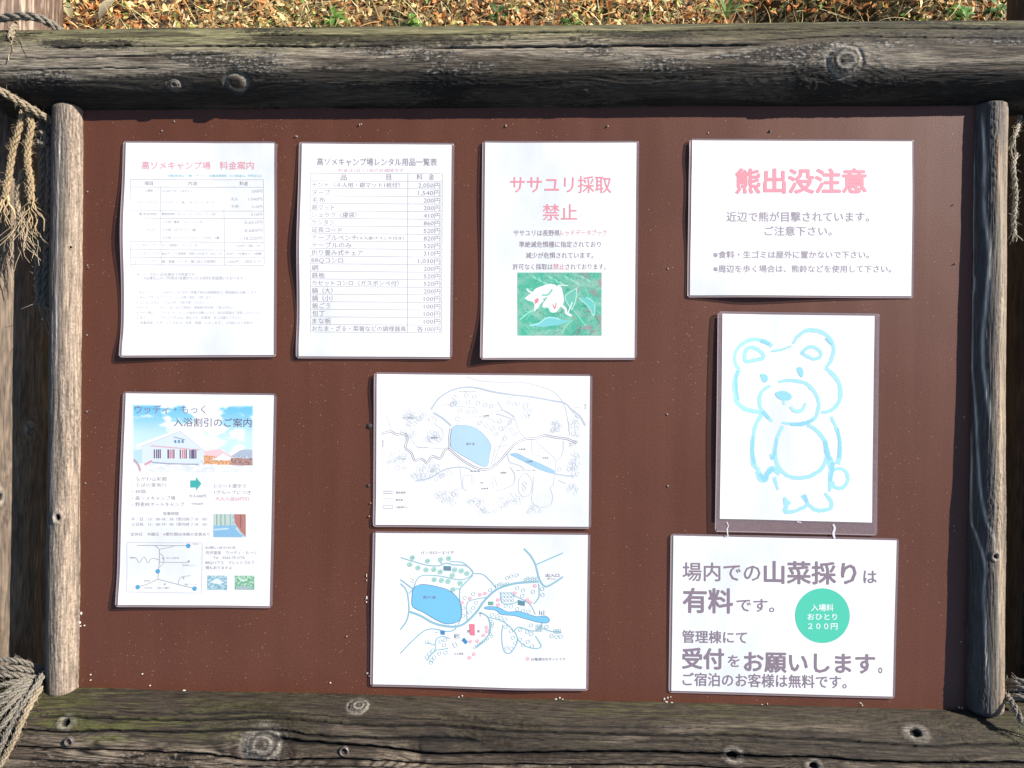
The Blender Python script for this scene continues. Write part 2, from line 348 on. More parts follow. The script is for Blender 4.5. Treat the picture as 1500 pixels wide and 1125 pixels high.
# big supporting posts, one at each side, behind the rails
def style_big(d):
    t = np.clip(0.52 + 0.4 * d['fib'] + 0.3 * d['broad'] + 0.25 * d['fib2'], 0, 1)
    C = mix((0.060, 0.042, 0.030), (0.27, 0.20, 0.135), t); C = mix(C, (0.05, 0.035, 0.028), d['rl'] * 0.35)
    C = mix(C, (0.045, 0.026, 0.018), sst(0.1, 0.5, d['patch']) * 0.45)
    C = mix(C, mix((0.11, 0.060, 0.040), (0.36, 0.28, 0.20), sst(0.15, 0.5, d['fib'] + 0.5 * d['broad'])), sst(1.40, 1.46, d['X']) * 0.85)   # redder bark stain near the top
    return C
def pxc(x, y, n): q = P(x, y, n); return (float(q[0]), float(q[1]), n)
uL = float(P(10, 560, -0.091)[0]); uR = float(P(1549, 560, -0.085)[0])
log_mesh('support_post', frame, (uL - 0.008, -0.95, -0.072), (uL + 0.004, 0.72, -0.078), 0.075, 1100, 150, style_big, seed=101, mt=M_POST, cap=(0, 0.012), orig=FRAME_O, rings=18,
    knots=[(28, 722, 0.009, 1.1, 'hole'), (53, 628, 0.008, 0.8, 'face')], cracks=[(-0.30, 0.3, 1.3, 0.0006, 0.003), (0.1, 0.2, 1.5, 0.0008, 0.003)])
log_mesh('support_post', frame, (uR - 0.005, -0.95, -0.085), (uR + 0.008, 0.72, -0.085), 0.075, 800, 110, lambda d: style_big(d) * np.array((0.30, 0.27, 0.26)), seed=131, mt=M_POST, cap=(0, 0.012), orig=FRAME_O, rings=18,  # wood colour scaled down to paint in the shade of its unlit side
    cracks=[(1.1, 0.3, 1.4, 0.0008, 0.003), (0.8, 0.3, 1.3, 0.0007, 0.003)])

# ================================================================ PANEL
def panel_material():
    m = bpy.data.materials.new('brown_painted_panel'); m.use_nodes = True; nt = m.node_tree; b = nt.nodes['Principled BSDF']; N = nt.nodes.new; Lk = nt.links.new
    tc = N('ShaderNodeTexCoord')
    n1 = N('ShaderNodeTexNoise'); n1.inputs['Scale'].default_value = 5; n1.inputs['Detail'].default_value = 5; Lk(tc.outputs['Object'], n1.inputs['Vector'])
    cr = N('ShaderNodeValToRGB'); cr.color_ramp.elements[0].position = 0.3; cr.color_ramp.elements[0].color = (0.095, 0.0305, 0.0150, 1)
    cr.color_ramp.elements[1].position = 0.72; cr.color_ramp.elements[1].color = (0.112, 0.0375, 0.0195, 1); Lk(n1.outputs['Fac'], cr.inputs[0])
    vo = N('ShaderNodeTexVoronoi'); vo.inputs['Scale'].default_value = 330; vo.inputs['Randomness'].default_value = 1; Lk(tc.outputs['Object'], vo.inputs['Vector'])
    # fleck where the cell is one of the few chosen and we are near its centre; density follows a large patchy noise
    sp = N('ShaderNodeSeparateColor'); Lk(vo.outputs['Color'], sp.inputs[0])
    n2 = N('ShaderNodeTexNoise'); n2.inputs['Scale'].default_value = 4.5; n2.inputs['Detail'].default_value = 4; Lk(tc.outputs['Object'], n2.inputs['Vector'])
    th = N('ShaderNodeMapRange'); th.inputs['From Min'].default_value = 0.40; th.inputs['From Max'].default_value = 0.66; th.inputs['To Min'].default_value = 0.97; th.inputs['To Max'].default_value = 0.55; Lk(n2.outputs['Fac'], th.inputs['Value'])
    g = N('ShaderNodeMath'); g.operation = 'GREATER_THAN'; Lk(sp.outputs[0], g.inputs[0]); Lk(th.outputs[0], g.inputs[1])
    sz = N('ShaderNodeMapRange'); sz.inputs['To Min'].default_value = 0.06; sz.inputs['To Max'].default_value = 0.24; Lk(sp.outputs[1], sz.inputs['Value'])
    l = N('ShaderNodeMath'); l.operation = 'LESS_THAN'; Lk(vo.outputs['Distance'], l.inputs[0]); Lk(sz.outputs[0], l.inputs[1])
    mu = N('ShaderNodeMath'); mu.operation = 'MULTIPLY'; Lk(g.outputs[0], mu.inputs[0]); Lk(l.outputs[0], mu.inputs[1])
    op = N('ShaderNodeMath'); op.operation = 'MULTIPLY'; Lk(mu.outputs[0], op.inputs[0]); Lk(sp.outputs[2], op.inputs[1])
    mx = N('ShaderNodeMix'); mx.data_type = 'RGBA'; Lk(op.outputs[0], mx.inputs['Factor']); Lk(cr.outputs[0], mx.inputs['A']); mx.inputs['B'].default_value = (0.30, 0.18, 0.12, 1)
    # fine grain
    n3 = N('ShaderNodeTexNoise'); n3.inputs['Scale'].default_value = 480; n3.inputs['Detail'].default_value = 3; Lk(tc.outputs['Object'], n3.inputs['Vector'])
    mr = N('ShaderNodeMapRange'); mr.inputs['From Min'].default_value = 0.3; mr.inputs['From Max'].default_value = 0.7; mr.inputs['To Min'].default_value = 0.82; mr.inputs['To Max'].default_value = 1.2; Lk(n3.outputs['Fac'], mr.inputs['Value'])
    m2 = N('ShaderNodeMix'); m2.data_type = 'RGBA'; m2.blend_type = 'MULTIPLY'; m2.inputs['Factor'].default_value = 1; Lk(mx.outputs['Result'], m2.inputs['A']); Lk(mr.outputs[0], m2.inputs['B'])
    mpS = N('ShaderNodeMapping'); mpS.inputs['Scale'].default_value = (26, 1.6, 1); nS = N('ShaderNodeTexNoise'); nS.inputs['Scale'].default_value = 1; nS.inputs['Detail'].default_value = 5; Lk(tc.outputs['Object'], mpS.inputs['Vector']); Lk(mpS.outputs[0], nS.inputs['Vector'])
    mrS = N('ShaderNodeMapRange'); mrS.inputs['From Min'].default_value = 0.35; mrS.inputs['From Max'].default_value = 0.65; mrS.inputs['To Min'].default_value = 0.93; mrS.inputs['To Max'].default_value = 1.04; Lk(nS.outputs['Fac'], mrS.inputs['Value'])
    m3 = N('ShaderNodeMix'); m3.data_type = 'RGBA'; m3.blend_type = 'MULTIPLY'; m3.inputs['Factor'].default_value = 1; Lk(m2.outputs['Result'], m3.inputs['A']); Lk(mrS.outputs[0], m3.inputs['B'])
    Lk(m3.outputs['Result'], b.inputs['Base Color'])
    rR = N('ShaderNodeMapRange'); rR.inputs['To Min'].default_value = 0.38; rR.inputs['To Max'].default_value = 0.54; Lk(nS.outputs['Fac'], rR.inputs['Value']); Lk(rR.outputs[0], b.inputs['Roughness'])
    b.inputs['Roughness'].default_value = 0.46; b.inputs['Specular IOR Level'].default_value = 0.5
    bp = N('ShaderNodeBump'); bp.inputs['Strength'].default_value = 0.18; bp.inputs['Distance'].default_value = 0.0006; Lk(n3.outputs['Fac'], bp.inputs['Height']); Lk(bp.outputs[0], b.inputs['Normal'])
    return m
M_PANEL = panel_material()
u0 = float(P(88, 560)[0]); u1 = float(P(1455, 560)[0]); v1 = float(P(700, 130)[1]); v0 = float(P(700, 1060)[1])
gx, gy = 140, 96
gu, gv = np.meshgrid(np.linspace(u0, u1, gx), np.linspace(v0, v1, gy), indexing='ij')
gn = 0.0004 * fbm(gu * 7, gv * 7, 77, 3)
top = np.stack([gu, gv, gn], -1).reshape(-1, 3); bot = top.copy(); bot[:, 2] = -0.012
F = grid_faces(gx, gy)[:, ::1]; Fb = grid_faces(gx, gy)[:, ::-1] + gx * gy
ring = [i * gy for i in range(gx)] + [(gx - 1) * gy + j for j in range(1, gy)] + [i * gy + gy - 1 for i in range(gx - 2, -1, -1)] + [j for j in range(gy - 2, 0, -1)]
side = np.array([[ring[k], ring[(k + 1) % len(ring)], ring[(k + 1) % len(ring)] + gx * gy, ring[k] + gx * gy] for k in range(len(ring))])
panel = mesh_obj('panel', np.vstack([top, bot]), np.vstack([F, Fb, side]), M_PANEL, frame, smooth=False, origin=FRAME_O)

# small hardware and debris on the panel: sub-parts of it
M_NAIL = mat('rusty_nail_metal', (0.16, 0.13, 0.12), 0.45, 0.6, var=0.3, vscale=900)
M_DARKMETAL = mat('dark_bolt_metal', (0.05, 0.035, 0.03), 0.5, 0.6, var=0.3, vscale=900)
M_CHIP = mat('dried_white_glue', (0.55, 0.51, 0.45), 0.7, 0.4, var=0.15, vscale=400)
M_SCAR = mat('scratched_bare_wood', (0.34, 0.21, 0.15), 0.8, 0.3, var=0.3, vscale=700)

def dome(r, h, seg=10, rings=3):
    v = [(0, 0, h)]; f = []
    for k in range(1, rings + 1):
        a_ = k / rings * math.pi / 2
        for s in range(seg): v.append((r * math.sin(a_) * math.cos(2 * math.pi * s / seg), r * math.sin(a_) * math.sin(2 * math.pi * s / seg), h * math.cos(a_)))
    for s in range(seg): f.append((0, 1 + s, 1 + (s + 1) % seg))
    for k in range(rings - 1):
        for s in range(seg):
            a_ = 1 + k * seg + s; b_ = 1 + k * seg + (s + 1) % seg; f.append((a_, a_ + seg, b_ + seg, b_))
    return np.array(v), f
nv, nf_ = dome(0.0015, 0.0007)
nail_me = None
for (x, y) in [(128, 281), (128, 389), (127, 491), (127, 603), (125, 708), (237, 192), (255, 178), (529, 182), (435, 200), (741, 184), (890, 185), (1037, 195), (1128, 192), (978, 394), (977, 607), (978, 712), (1412, 612), (1398, 777), (1400, 655), (1397, 770)]:
    u, v = P(x, y)
    if nail_me is None:
        o = mesh_obj('nail', nv, nf_, M_NAIL, panel, smooth=True); nail_me = o.data
    else:
        o = bpy.data.objects.new('nail', nail_me); COL.objects.link(o); o.parent = panel
    o.location = (float(u), float(v) + 0.45, 0.0003)
# bolts seen as dark heads
bv, bf = dome(0.0042, 0.0018, 8)
for (x, y) in [(542, 624), (540, 711)]:
    u, v = P(x, y); o = mesh_obj('bolt', bv * (1 if y == 624 else 0.6), bf, M_DARKMETAL, panel); o.location = (float(u), float(v) + 0.45, 0.0004)
# glue and paint flecks: small irregular lumps
def fleck(px, py, w, h, seed_, m=M_CHIP, name='glue_fleck', nn=0.0015):
    rs = np.random.default_rng(seed_); k = 9
    an = np.linspace(0, 2 * math.pi, k, endpoint=False); rr = 0.6 + 0.5 * rs.random(k)
    cx, cy = P(px, py); s = 0.00068
    ringv = np.stack([float(cx) + np.cos(an) * rr * w * s / 2, float(cy) + np.sin(an) * rr * h * s / 2, an * 0 + 0.0002], -1)
    mid = ringv.copy(); mid[:, 0] = (mid[:, 0] - float(cx)) * 0.6 + float(cx); mid[:, 1] = (mid[:, 1] - float(cy)) * 0.6 + float(cy); mid[:, 2] = nn * (0.6 + 0.6 * rs.random(k))
    vv = np.vstack([ringv, mid, [[float(cx), float(cy), nn * 0.8]]])
    ff = [(i, (i + 1) % k, k + (i + 1) % k, k + i) for i in range(k)] + [(k + i, k + (i + 1) % k, 2 * k) for i in range(k)]
    return mesh_obj(name, vv, ff, m, panel, origin=FRAME_O)
FL_ = [(119, 898, 5, 9), (117, 912, 5, 7), (118, 917, 6, 3), (124, 916, 4, 3), (133, 988, 3, 3), (133, 996, 3, 3), (118, 1008, 6, 4), (124, 1009, 5, 3), (270, 1012, 8, 6), (209, 987, 3, 3), (220, 1004, 4, 3), (537, 843, 2, 8), (537, 850, 2, 4),
       (537, 876, 4, 9), (537, 882, 3, 4), (538, 986, 5, 5), (541, 990, 4, 3), (484, 1000, 4, 3), (404, 1015, 3, 3), (672, 1021, 4, 4), (677, 1019, 4, 3), (814, 1024, 6, 3), (820, 1022, 5, 4), (824, 1024, 4, 2), (973, 1024, 5, 6), (978, 1022, 6, 5),
       (976, 1028, 7, 4), (984, 1029, 5, 3), (982, 1021, 3, 4), (1116, 1032, 6, 2), (1124, 1031, 3, 4), (1260, 1030, 6, 4), (1263, 1033, 4, 3), (1405, 1036, 4, 4), (1409, 1037, 3, 4), (1412, 610, 2, 3), (1408, 940, 3, 3)]
for i, q in enumerate(FL_): fleck(*q, seed_=i)
SC_ = [(527, 183, 2, 6), (434, 200, 2, 4), (741, 185, 2, 6), (890, 185, 2, 5), (1128, 192, 2, 7), (130, 392, 3, 2), (1399, 386, 5, 3), (682, 960, 3, 5), (508, 932, 3, 4), (543, 737, 4, 3), (541, 756, 3, 4), (1396, 300, 3, 2)]
for i, q in enumerate(SC_): fleck(*q, seed_=90 + i, m=M_SCAR, name='splinter', nn=0.0022)

# bolts in the bottom rail
def ring_bolt(px, py, r):
    u, v = P(px, py, 0.045); cyl = []; f = []
    seg = 20; prof = [(r, 0.0), (r, 0.004), (r * 0.86, 0.0048), (r * 0.66, 0.004), (r * 0.62, 0.0005), (0.0001, 0.0005)]
    for (rr, z) in prof:
        for s in range(seg): a_ = 2 * math.pi * s / seg; cyl.append((float(u) + rr * math.cos(a_), float(v) + rr * math.sin(a_), z))
    for k in range(len(prof) - 1):
        for s in range(seg): a_ = k * seg + s; b_ = k * seg + (s + 1) % seg; f.append((a_, b_, b_ + seg, a_ + seg))
    return np.array(cyl), f
M_BOLT = mat('rusty_bolt_head', (0.10, 0.08, 0.07), 0.45, 0.6, var=0.4, vscale=700)
for (x, y, r, nn) in [(505, 1099, 0.0062, 0.0545), (103, 1085, 0.0060, 0.0560)]:
    u, v = P(x, y, nn); cv_, cf_ = ring_bolt(x, y, r); cc = cv_.copy(); cc[:, 0] += float(u) - P(x, y, 0.045)[0]; cc[:, 1] += float(v) - P(x, y, 0.045)[1]; cc[:, 2] += nn
    mesh_obj('bolt', cc, cf_, M_BOLT, frame, origin=FRAME_O, smooth=False)

# ================================================================ SHEETS
M_FILM = mat('laminating_film', (0.34, 0.26, 0.28), 0.2, 0.6, alpha=0.34, var=0.12, vscale=260)
M_RIM = mat('laminating_film_edge', (0.36, 0.29, 0.31), 0.25, 0.6, alpha=0.55)
M_PAPER = mat('laminated_white_paper', (0.76, 0.765, 0.78), 0.5, 0.4, coat=0.25)
nt = M_PAPER.node_tree; tc_ = nt.nodes.new('ShaderNodeTexCoord'); mp_ = nt.nodes.new('ShaderNodeMapping'); mp_.inputs['Scale'].default_value = (9, 4.5, 1)
oi_ = nt.nodes.new('ShaderNodeObjectInfo'); ad_ = nt.nodes.new('ShaderNodeVectorMath'); ad_.operation = 'ADD'; nt.links.new(oi_.outputs['Location'], ad_.inputs[1]); nt.links.new(tc_.outputs['Object'], ad_.inputs[0]); nt.links.new(ad_.outputs[0], mp_.inputs['Vector'])
nz_ = nt.nodes.new('ShaderNodeTexNoise'); nz_.inputs['Scale'].default_value = 1; nz_.inputs['Detail'].default_value = 6; nz_.inputs['Roughness'].default_value = 0.55; nt.links.new(mp_.outputs[0], nz_.inputs['Vector'])
cr_ = nt.nodes.new('ShaderNodeValToRGB'); cr_.color_ramp.elements[0].position = 0.46; cr_.color_ramp.elements[0].color = (0.78, 0.775, 0.77, 1); cr_.color_ramp.elements[1].position = 0.70; cr_.color_ramp.elements[1].color = (0.62, 0.645, 0.66, 1)
nt.links.new(nz_.outputs['Fac'], cr_.inputs[0]); nt.links.new(cr_.outputs[0], nt.nodes['Principled BSDF'].inputs['Base Color'])
INKS = {}
def ink(c, k=0.79):
    key = tuple(c)
    if key not in INKS:
        INKS[key] = mat('printed_ink', tuple(v * k for v in lin(c)), 0.5, 0.4, coat=0.2)
    return INKS[key]
M_PRINT = mat('printed_picture', rough=0.5, spec=0.4, attr='col', coat=0.2)

TXT = {}
def text_mesh(s, bold):
    if (s, bold) not in TXT:
        c = bpy.data.curves.new('tmp', 'FONT'); c.body = s; c.resolution_u = 2; c.offset = bold; c.size = 1
        o = bpy.data.objects.new('tmp', c); m = o.to_mesh()
        v = np.array([p.co[:2] for p in m.vertices]).reshape(-1, 2); f = [tuple(p.vertices) for p in m.polygons]
        o.to_mesh_clear(); bpy.data.objects.remove(o); bpy.data.curves.remove(c); TXT[(s, bold)] = (v, f)
    return TXT[(s, bold)]

def clean_name(n): return n

class Sheet:
    def __init__(self, name, label, quad, zoom, slope, inset=(4, 3, 4, 3), base=0.0006, warp=None, cat='notice', group=None):
        self.q = np.array(quad, float); self.ox, self.oy, self.zs = zoom; self.sl = slope; self.base = base
        self.warp_f = warp or (lambda s, t: 0 * s)
        c = self.q.mean(0); u, v = P(c[0], c[1]); self.o = (float(u), float(v), 0.0)
        self.x0, self.y0 = self.q.min(0); self.x1, self.y1 = self.q.max(0)
        self.th = thing(name, label, cat, self.o, group)
        # film: closed slab with rounded corners
        nx, ny = 80, 80
        for lay in (0,):
            s, t = np.meshgrid(self.gr(nx), self.gr(ny), indexing='ij'); pts = self.bil(s, t, round_=5.0)
            tp = self.m3(pts, 0.0003); bt = self.m3(pts, -0.0001)
            F = grid_faces(nx, ny)[:, ::-1]
            n = nx * ny; rg = [i * ny for i in range(nx)] + [(nx - 1) * ny + j for j in range(1, ny)] + [i * ny + ny - 1 for i in range(nx - 2, -1, -1)] + [j for j in range(ny - 2, 0, -1)]
            sd = np.array([[rg[k], rg[(k + 1) % len(rg)], rg[(k + 1) % len(rg)] + n, rg[k] + n] for k in range(len(rg))])[:, ::-1]
            FF = np.vstack([F, F[:, ::-1] + n, sd]); ij = np.arange((nx - 1) * (ny - 1)); ii = ij // (ny - 1); jj = ij % (ny - 1)
            rim = ((ii == 0) | (ii == nx - 2) | (jj == 0) | (jj == ny - 2)).astype(int)
            self.film = mesh_obj('film', np.vstack([tp, bt]), FF, None, self.th, smooth=False, origin=self.o, mats=[M_FILM, M_RIM], fmat=np.concatenate([rim, rim, np.ones(len(sd), int)]))
        self.pq = self.q + np.array([[inset[0], inset[1]], [-inset[2], inset[1]], [-inset[2], -inset[3]], [inset[0], -inset[3]]])
        nx, ny = 100, 100
        s, t = np.meshgrid(np.linspace(0, 1, nx), np.linspace(0, 1, ny), indexing='ij'); pts = self.bil(s, t, q=self.pq)
        self.paper = mesh_obj('paper', self.m3(pts, 0.00050), grid_faces(nx, ny)[:, ::-1], M_PAPER, self.th, smooth=True, origin=self.o)
        self.lay = 0
    def gr(self, n):
        g = np.linspace(0, 1, n); e = 1.2 / 230
        g[1] = e * 1; g[2] = max(g[2] * 0.55, 2 * e); g[-2] = 1 - e; g[-3] = min(1 - (1 - g[-3]) * 0.55, 1 - 2 * e); return g
    def bil(self, s, t, q=None, round_=0):
        q = self.q if q is None else q; s = s[..., None]; t = t[..., None]
        p = q[0] * (1 - s) * (1 - t) + q[1] * s * (1 - t) + q[2] * s * t + q[3] * (1 - s) * t
        if round_:
            r = round_; w = self.x1 - self.x0; h = self.y1 - self.y0
            a = (s[..., 0]) * w; b = (t[..., 0]) * h
            da = np.maximum(np.maximum(r - a, a - (w - r)), 0); db = np.maximum(np.maximum(r - b, b - (h - r)), 0); d = np.hypot(da, db)
            k = np.where(d > r, r / np.maximum(d, 1e-6), 1); sa = np.where(a < w / 2, 1, -1); sb = np.where(b < h / 2, 1, -1)
            p[..., 0] += sa * (da - da * k); p[..., 1] += sb * (db - db * k)
        return p
    def m3(self, pts, lift):
        pts = np.asarray(pts, float).reshape(-1, pts.shape[-1]); u, v = P(pts[:, 0], pts[:, 1])
        s = (pts[:, 0] - self.x0) / (self.x1 - self.x0); t = (pts[:, 1] - self.y0) / (self.y1 - self.y0)
        return np.stack([u, v, self.base + self.warp_f(s, t) + lift], -1)
    def z(self, a):
        a = np.asarray(a, float).reshape(-1, 2); return np.stack([self.ox + a[:, 0] / self.zs, self.oy + a[:, 1] / self.zs], -1)
    # ---- printing: everything is given in the coordinates of an enlarged view of the sheet
    def emit(self, name, V, F, m, cut=0, layer=1, label=None, reps=None):
        V = np.asarray(V, float)
        if cut:
            bm = bmesh.new(); vs = [bm.verts.new((p[0], p[1], 0)) for p in V]
            for f in F:
                try: bm.faces.new([vs[i] for i in f])
                except ValueError: pass
            lo = V.min(0); hi = V.max(0)
            for ax_ in (0, 1):
                k = math.floor(lo[ax_] / cut) * cut + cut
                while k < hi[ax_]:
                    co = [0, 0, 0]; co[ax_] = k; no = [0, 0, 0]; no[ax_] = 1
                    bmesh.ops.bisect_plane(bm, geom=bm.verts[:] + bm.edges[:] + bm.faces[:], plane_co=co, plane_no=no, dist=1e-5); k += cut
            bmesh.ops.triangulate(bm, faces=[f for f in bm.faces if len(f.verts) > 4])
            bm.verts.index_update(); V = np.array([v.co[:2] for v in bm.verts]); F = [tuple(v.index for v in f.verts) for f in bm.faces]; bm.free()
        if reps:                                           # heavier strokes: the same glyphs printed again a hair apart
            n = len(V); V0 = np.asarray(V, float); F0 = F; v3 = np.vstack([self.m3(V0 + np.array(d), 0.00058 + 0.00006 * layer + 0.000008 * i) for i, d in enumerate(reps)])
            F = [tuple(j + n * i for j in f) for i in range(len(reps)) for f in F0]
        else: v3 = self.m3(V, 0.00058 + 0.00006 * layer)
        # face the viewer whatever the winding was
        out = []
        for f in F:
            a = 0
            for i in range(len(f)):
                p, q = v3[f[i]], v3[f[(i + 1) % len(f)]]; a += p[0] * q[1] - q[0] * p[1]
            out.append(f if a > 0 else tuple(reversed(f)))
        many = name in ('tree_mark', 'site_mark', 'site_dot', 'site_number', 'map_label', 'map_dot', 'table_line', 'table_text', 'price', 'note', 'path_print', 'legend_line')
        return mesh_obj(name, v3, out, m, self.th, origin=self.o, label=label, kind='stuff' if many else None)
    def text(self, name, lines, c, bold=0.0, layer=1, slope=None, label=None):
        """lines: (string, x_left, y_centre, x_right, glyph_height) in view coordinates"""
        V = []; F = []; sl = self.sl if slope is None else slope; big = 0
        for (s, xl, yc, xr, h) in lines:
            tv_, tf = text_mesh(s, 0)
            if len(tv_) == 0: continue
            a, b = tv_[:, 0].min(), tv_[:, 0].max()
            x = xl + (tv_[:, 0] - a) / (b - a) * (xr - xl); y = yc - (tv_[:, 1] - 0.38) * h / 0.92 + sl * (x - xl)
            n = len(V); V += list(zip(x, y)); F += [tuple(i + n for i in f) for f in tf]; big = max(big, h / self.zs)
        d = bold * big; reps = [(0, 0), (d, 0), (-d, 0), (0, d), (0, -d)] if bold else None
        if bold > 0.02: reps += [(d * .7, d * .7), (-d * .7, d * .7), (d * .7, -d * .7), (-d * .7, -d * .7)]
        return self.emit(name, self.z(V), F, ink(c) if not isinstance(c, bpy.types.Material) else c, cut=6 if big > 8 else 0, layer=layer, label=label, reps=reps)
    def ribs(self, name, lines, c, layer=1, label=None, rough=0.0):
        """lines: (points, width, smooth) with width in view coordinates"""
        V = []; F = []
        for q in lines:
            pts, w = q[0], q[1]; sm = q[2] if len(q) > 2 else 0; cl = q[3] if len(q) > 3 else False
            p = catmull(pts, sm, cl) if sm else np.asarray(pts, float)
            if not sm:                                     # split long straight strokes so they follow the bent sheet
                o = []
                for a, b in zip(p[:-1], p[1:]):
                    k = max(1, int(np.hypot(*(b - a)) / 20)); o += [a + (b - a) * i / k for i in range(k)]
                p = np.array(o + [p[-1]])
            N = len(p)
            d = np.roll(p, -1, 0) - np.roll(p, 1, 0) if cl else np.gradient(p, axis=0)
            d /= np.maximum(np.linalg.norm(d, axis=1, keepdims=True), 1e-9); nrm = np.stack([-d[:, 1], d[:, 0]], -1)
            ww = np.asarray(w, float) if np.ndim(w) == 0 else np.interp(np.linspace(0, 1, N), np.linspace(0, 1, len(w)), w)[:, None]
            if rough:
                kk_ = np.arange(N) * 0.9; ra = 1 + rough * noise(kk_, kk_ * 0 + len(V), 5)[:, None] + rough * noise(kk_ * 0.3, kk_ * 0 + len(V), 6)[:, None]; rb = 1 + rough * noise(kk_, kk_ * 0 + len(V), 7)[:, None]
            else: ra = rb = 1
            if rough: ww = ww * 1.22
            n = len(V); A_ = p + nrm * ww / 2 * ra; B_ = p - nrm * ww / 2 * rb
            for i in range(N): V += [tuple(A_[i]), tuple(B_[i])]
            for i in range(N if cl else N - 1): j = (i + 1) % N; F.append((n + 2 * i, n + 2 * j, n + 2 * j + 1, n + 2 * i + 1))
        return self.emit(name, self.z(V), F, ink(c) if not isinstance(c, bpy.types.Material) else c, layer=layer, label=label)
    def polys(self, name, polys, c, layer=1, label=None):
        V = []; F = []
        for p in polys:
            n = len(V); V += [tuple(q) for q in p]; F.append(tuple(range(n, n + len(p))))
        return self.emit(name, self.z(V), F, ink(c), cut=8, layer=layer, label=label)
    def circles(self, name, cs, c, w=2.0, fill=False, layer=1, wob=0.0, label=None):
        rs = np.random.default_rng(5); V = []; F = []
        for (x, y, r) in cs:
            k = 12 if r < 30 else 40; n = len(V); a = np.linspace(0, 2 * math.pi, k, endpoint=False); rr = r * (1 + wob * rs.normal(size=k))
            for i in range(k):
                V.append((x + rr[i] * math.cos(a[i]), y + rr[i] * math.sin(a[i])))
                if not fill: V.append((x + (rr[i] - w) * math.cos(a[i]), y + (rr[i] - w) * math.sin(a[i])))
            if fill: F.append(tuple(range(n, n + k)))
            else: F += [(n + 2 * i, n + 2 * ((i + 1) % k), n + 2 * ((i + 1) % k) + 1, n + 2 * i + 1) for i in range(k)]
        return self.emit(name, self.z(V), F, ink(c), cut=8 if fill and cs[0][2] > 30 else 0, layer=layer, label=label)
    def picture(self, name, x0, y0, x1, y1, painter, step=2.0, layer=1, label=None, k=0.79):
        nx = int((x1 - x0) / step) + 2; ny = int((y1 - y0) / step) + 2
        X, Y = np.meshgrid(np.linspace(x0, x1, nx), np.linspace(y0, y1, ny), indexing='ij'); sl = self.sl
        C = painter(X, Y); Cl = np.where(C <= 10.3, C / 255 / 12.92, ((C / 255 + 0.055) / 1.055) ** 2.4) * k
        pts = self.z(np.stack([X, Y + sl * (X - x0)], -1))
        v3 = self.m3(pts, 0.00058 + 0.00006 * layer)
        return mesh_obj(name, v3, grid_faces(nx, ny)[:, ::-1], M_PRINT, self.th, Cl.reshape(-1, 3), smooth=True, origin=self.o, label=label)

def inpoly(X, Y, p):
    r = np.zeros(X.shape, bool); n = len(p)
    for i in range(n):
        x1, y1 = p[i]; x2, y2 = p[(i + 1) % n]
        if y1 == y2: continue
        r ^= ((y1 > Y) != (y2 > Y)) & (X < (x2 - x1) * (Y - y1) / (y2 - y1) + x1)
    return r
def dist_line(X, Y, p):
    d = np.full(X.shape, 1e9)
    for (x1, y1), (x2, y2) in zip(p[:-1], p[1:]):
        L2 = (x2 - x1) ** 2 + (y2 - y1) ** 2 + 1e-9; t = np.clip(((X - x1) * (x2 - x1) + (Y - y1) * (y2 - y1)) / L2, 0, 1)
        d = np.minimum(d, np.hypot(X - x1 - t * (x2 - x1), Y - y1 - t * (y2 - y1)))
    return d
def fillp(C, X, Y, p, c, a=1.0, smooth=0):
    p = catmull(p, smooth, True) if smooth else p; m = inpoly(X, Y, p); C[m] = C[m] * (1 - a) + np.array(c, float) * a
def strokep(C, X, Y, p, w, c, a=1.0, smooth=5):
    p = catmull(p, smooth) if smooth and len(p) > 2 else p
    m = (1 - sst(w / 2 - 1, w / 2 + 1, dist_line(X, Y, p)))[..., None] * a; C[:] = C * (1 - m) + np.array(c, float) * m

def waves(seed, amp=0.0010, L=(), R=(), Tp=(), B=(), fx=1.3, fy=1.6):
    """gentle cockling plus lifted edges: each edge a list of (position, width, lift in mm)"""
    def f(s, t):
        h = amp * (1 + fbm(s * fx, t * fy, seed, 2)) 
        for lst, e, w in ((L, s, t), (R, 1 - s, t), (Tp, t, s), (B, 1 - t, s)):
            for (c, wd, mm) in lst: h = h + mm * 0.0016 * np.exp(-((w - c) / wd) ** 2) * np.exp(-np.clip(e, 0, 9) / 0.16)
        return np.maximum(h, 0.0)
    return f

GREY = (166, 150, 160); LGREY = (198, 192, 198); VGREY = (216, 212, 217); PINK = (240, 172, 182); LPINK = (244, 196, 206); CYAN = (150, 214, 230)
BOARDG = 'laminated notices on the brown board'

# 1 ---- price guide
s = Sheet('price_notice', 'portrait price guide with faded pink heading and pale ruled table',
    [(182, 207), (407, 208), (406, 523), (179, 524)], (160, 190, 3.307), 0.0, warp=waves(1, 0.0016, L=[(0.42, 0.20, 4.2), (0.98, 0.08, 2.5)], B=[(0.1, 0.3, 1.5)]))
s.text('heading', [('高ソメキャンプ場', 165, 176, 495, 38), ('料金案内', 540, 176, 705, 38)], PINK, 0.012)
s.text('subheading', [('※宿泊料金は、1棟・1サイト・1泊基本使用料　※1人料金は、中学生以上', 292, 226, 745, 13)], CYAN)
rows = [245, 281, 396, 432, 545, 583, 620, 656]
tl = [([(112, y), (752, y + (y > 500) * 2)], 2.0) for y in rows] + [([(112, 245), (116, 656)], 2.2), ([(751, 245), (755, 659)], 2.0), ([(256, 281), (259, 656)], 1.6), ([(560, 390), (564, 656)], 1.8), ([(135, 620), (137, 656)], 1.6)]
s.ribs('table_line', tl, LGREY)
s.text('table_header', [('項目', 177, 263, 219, 20), ('内容', 388, 263, 432, 20), ('料金', 636, 263, 678, 20)], GREY)
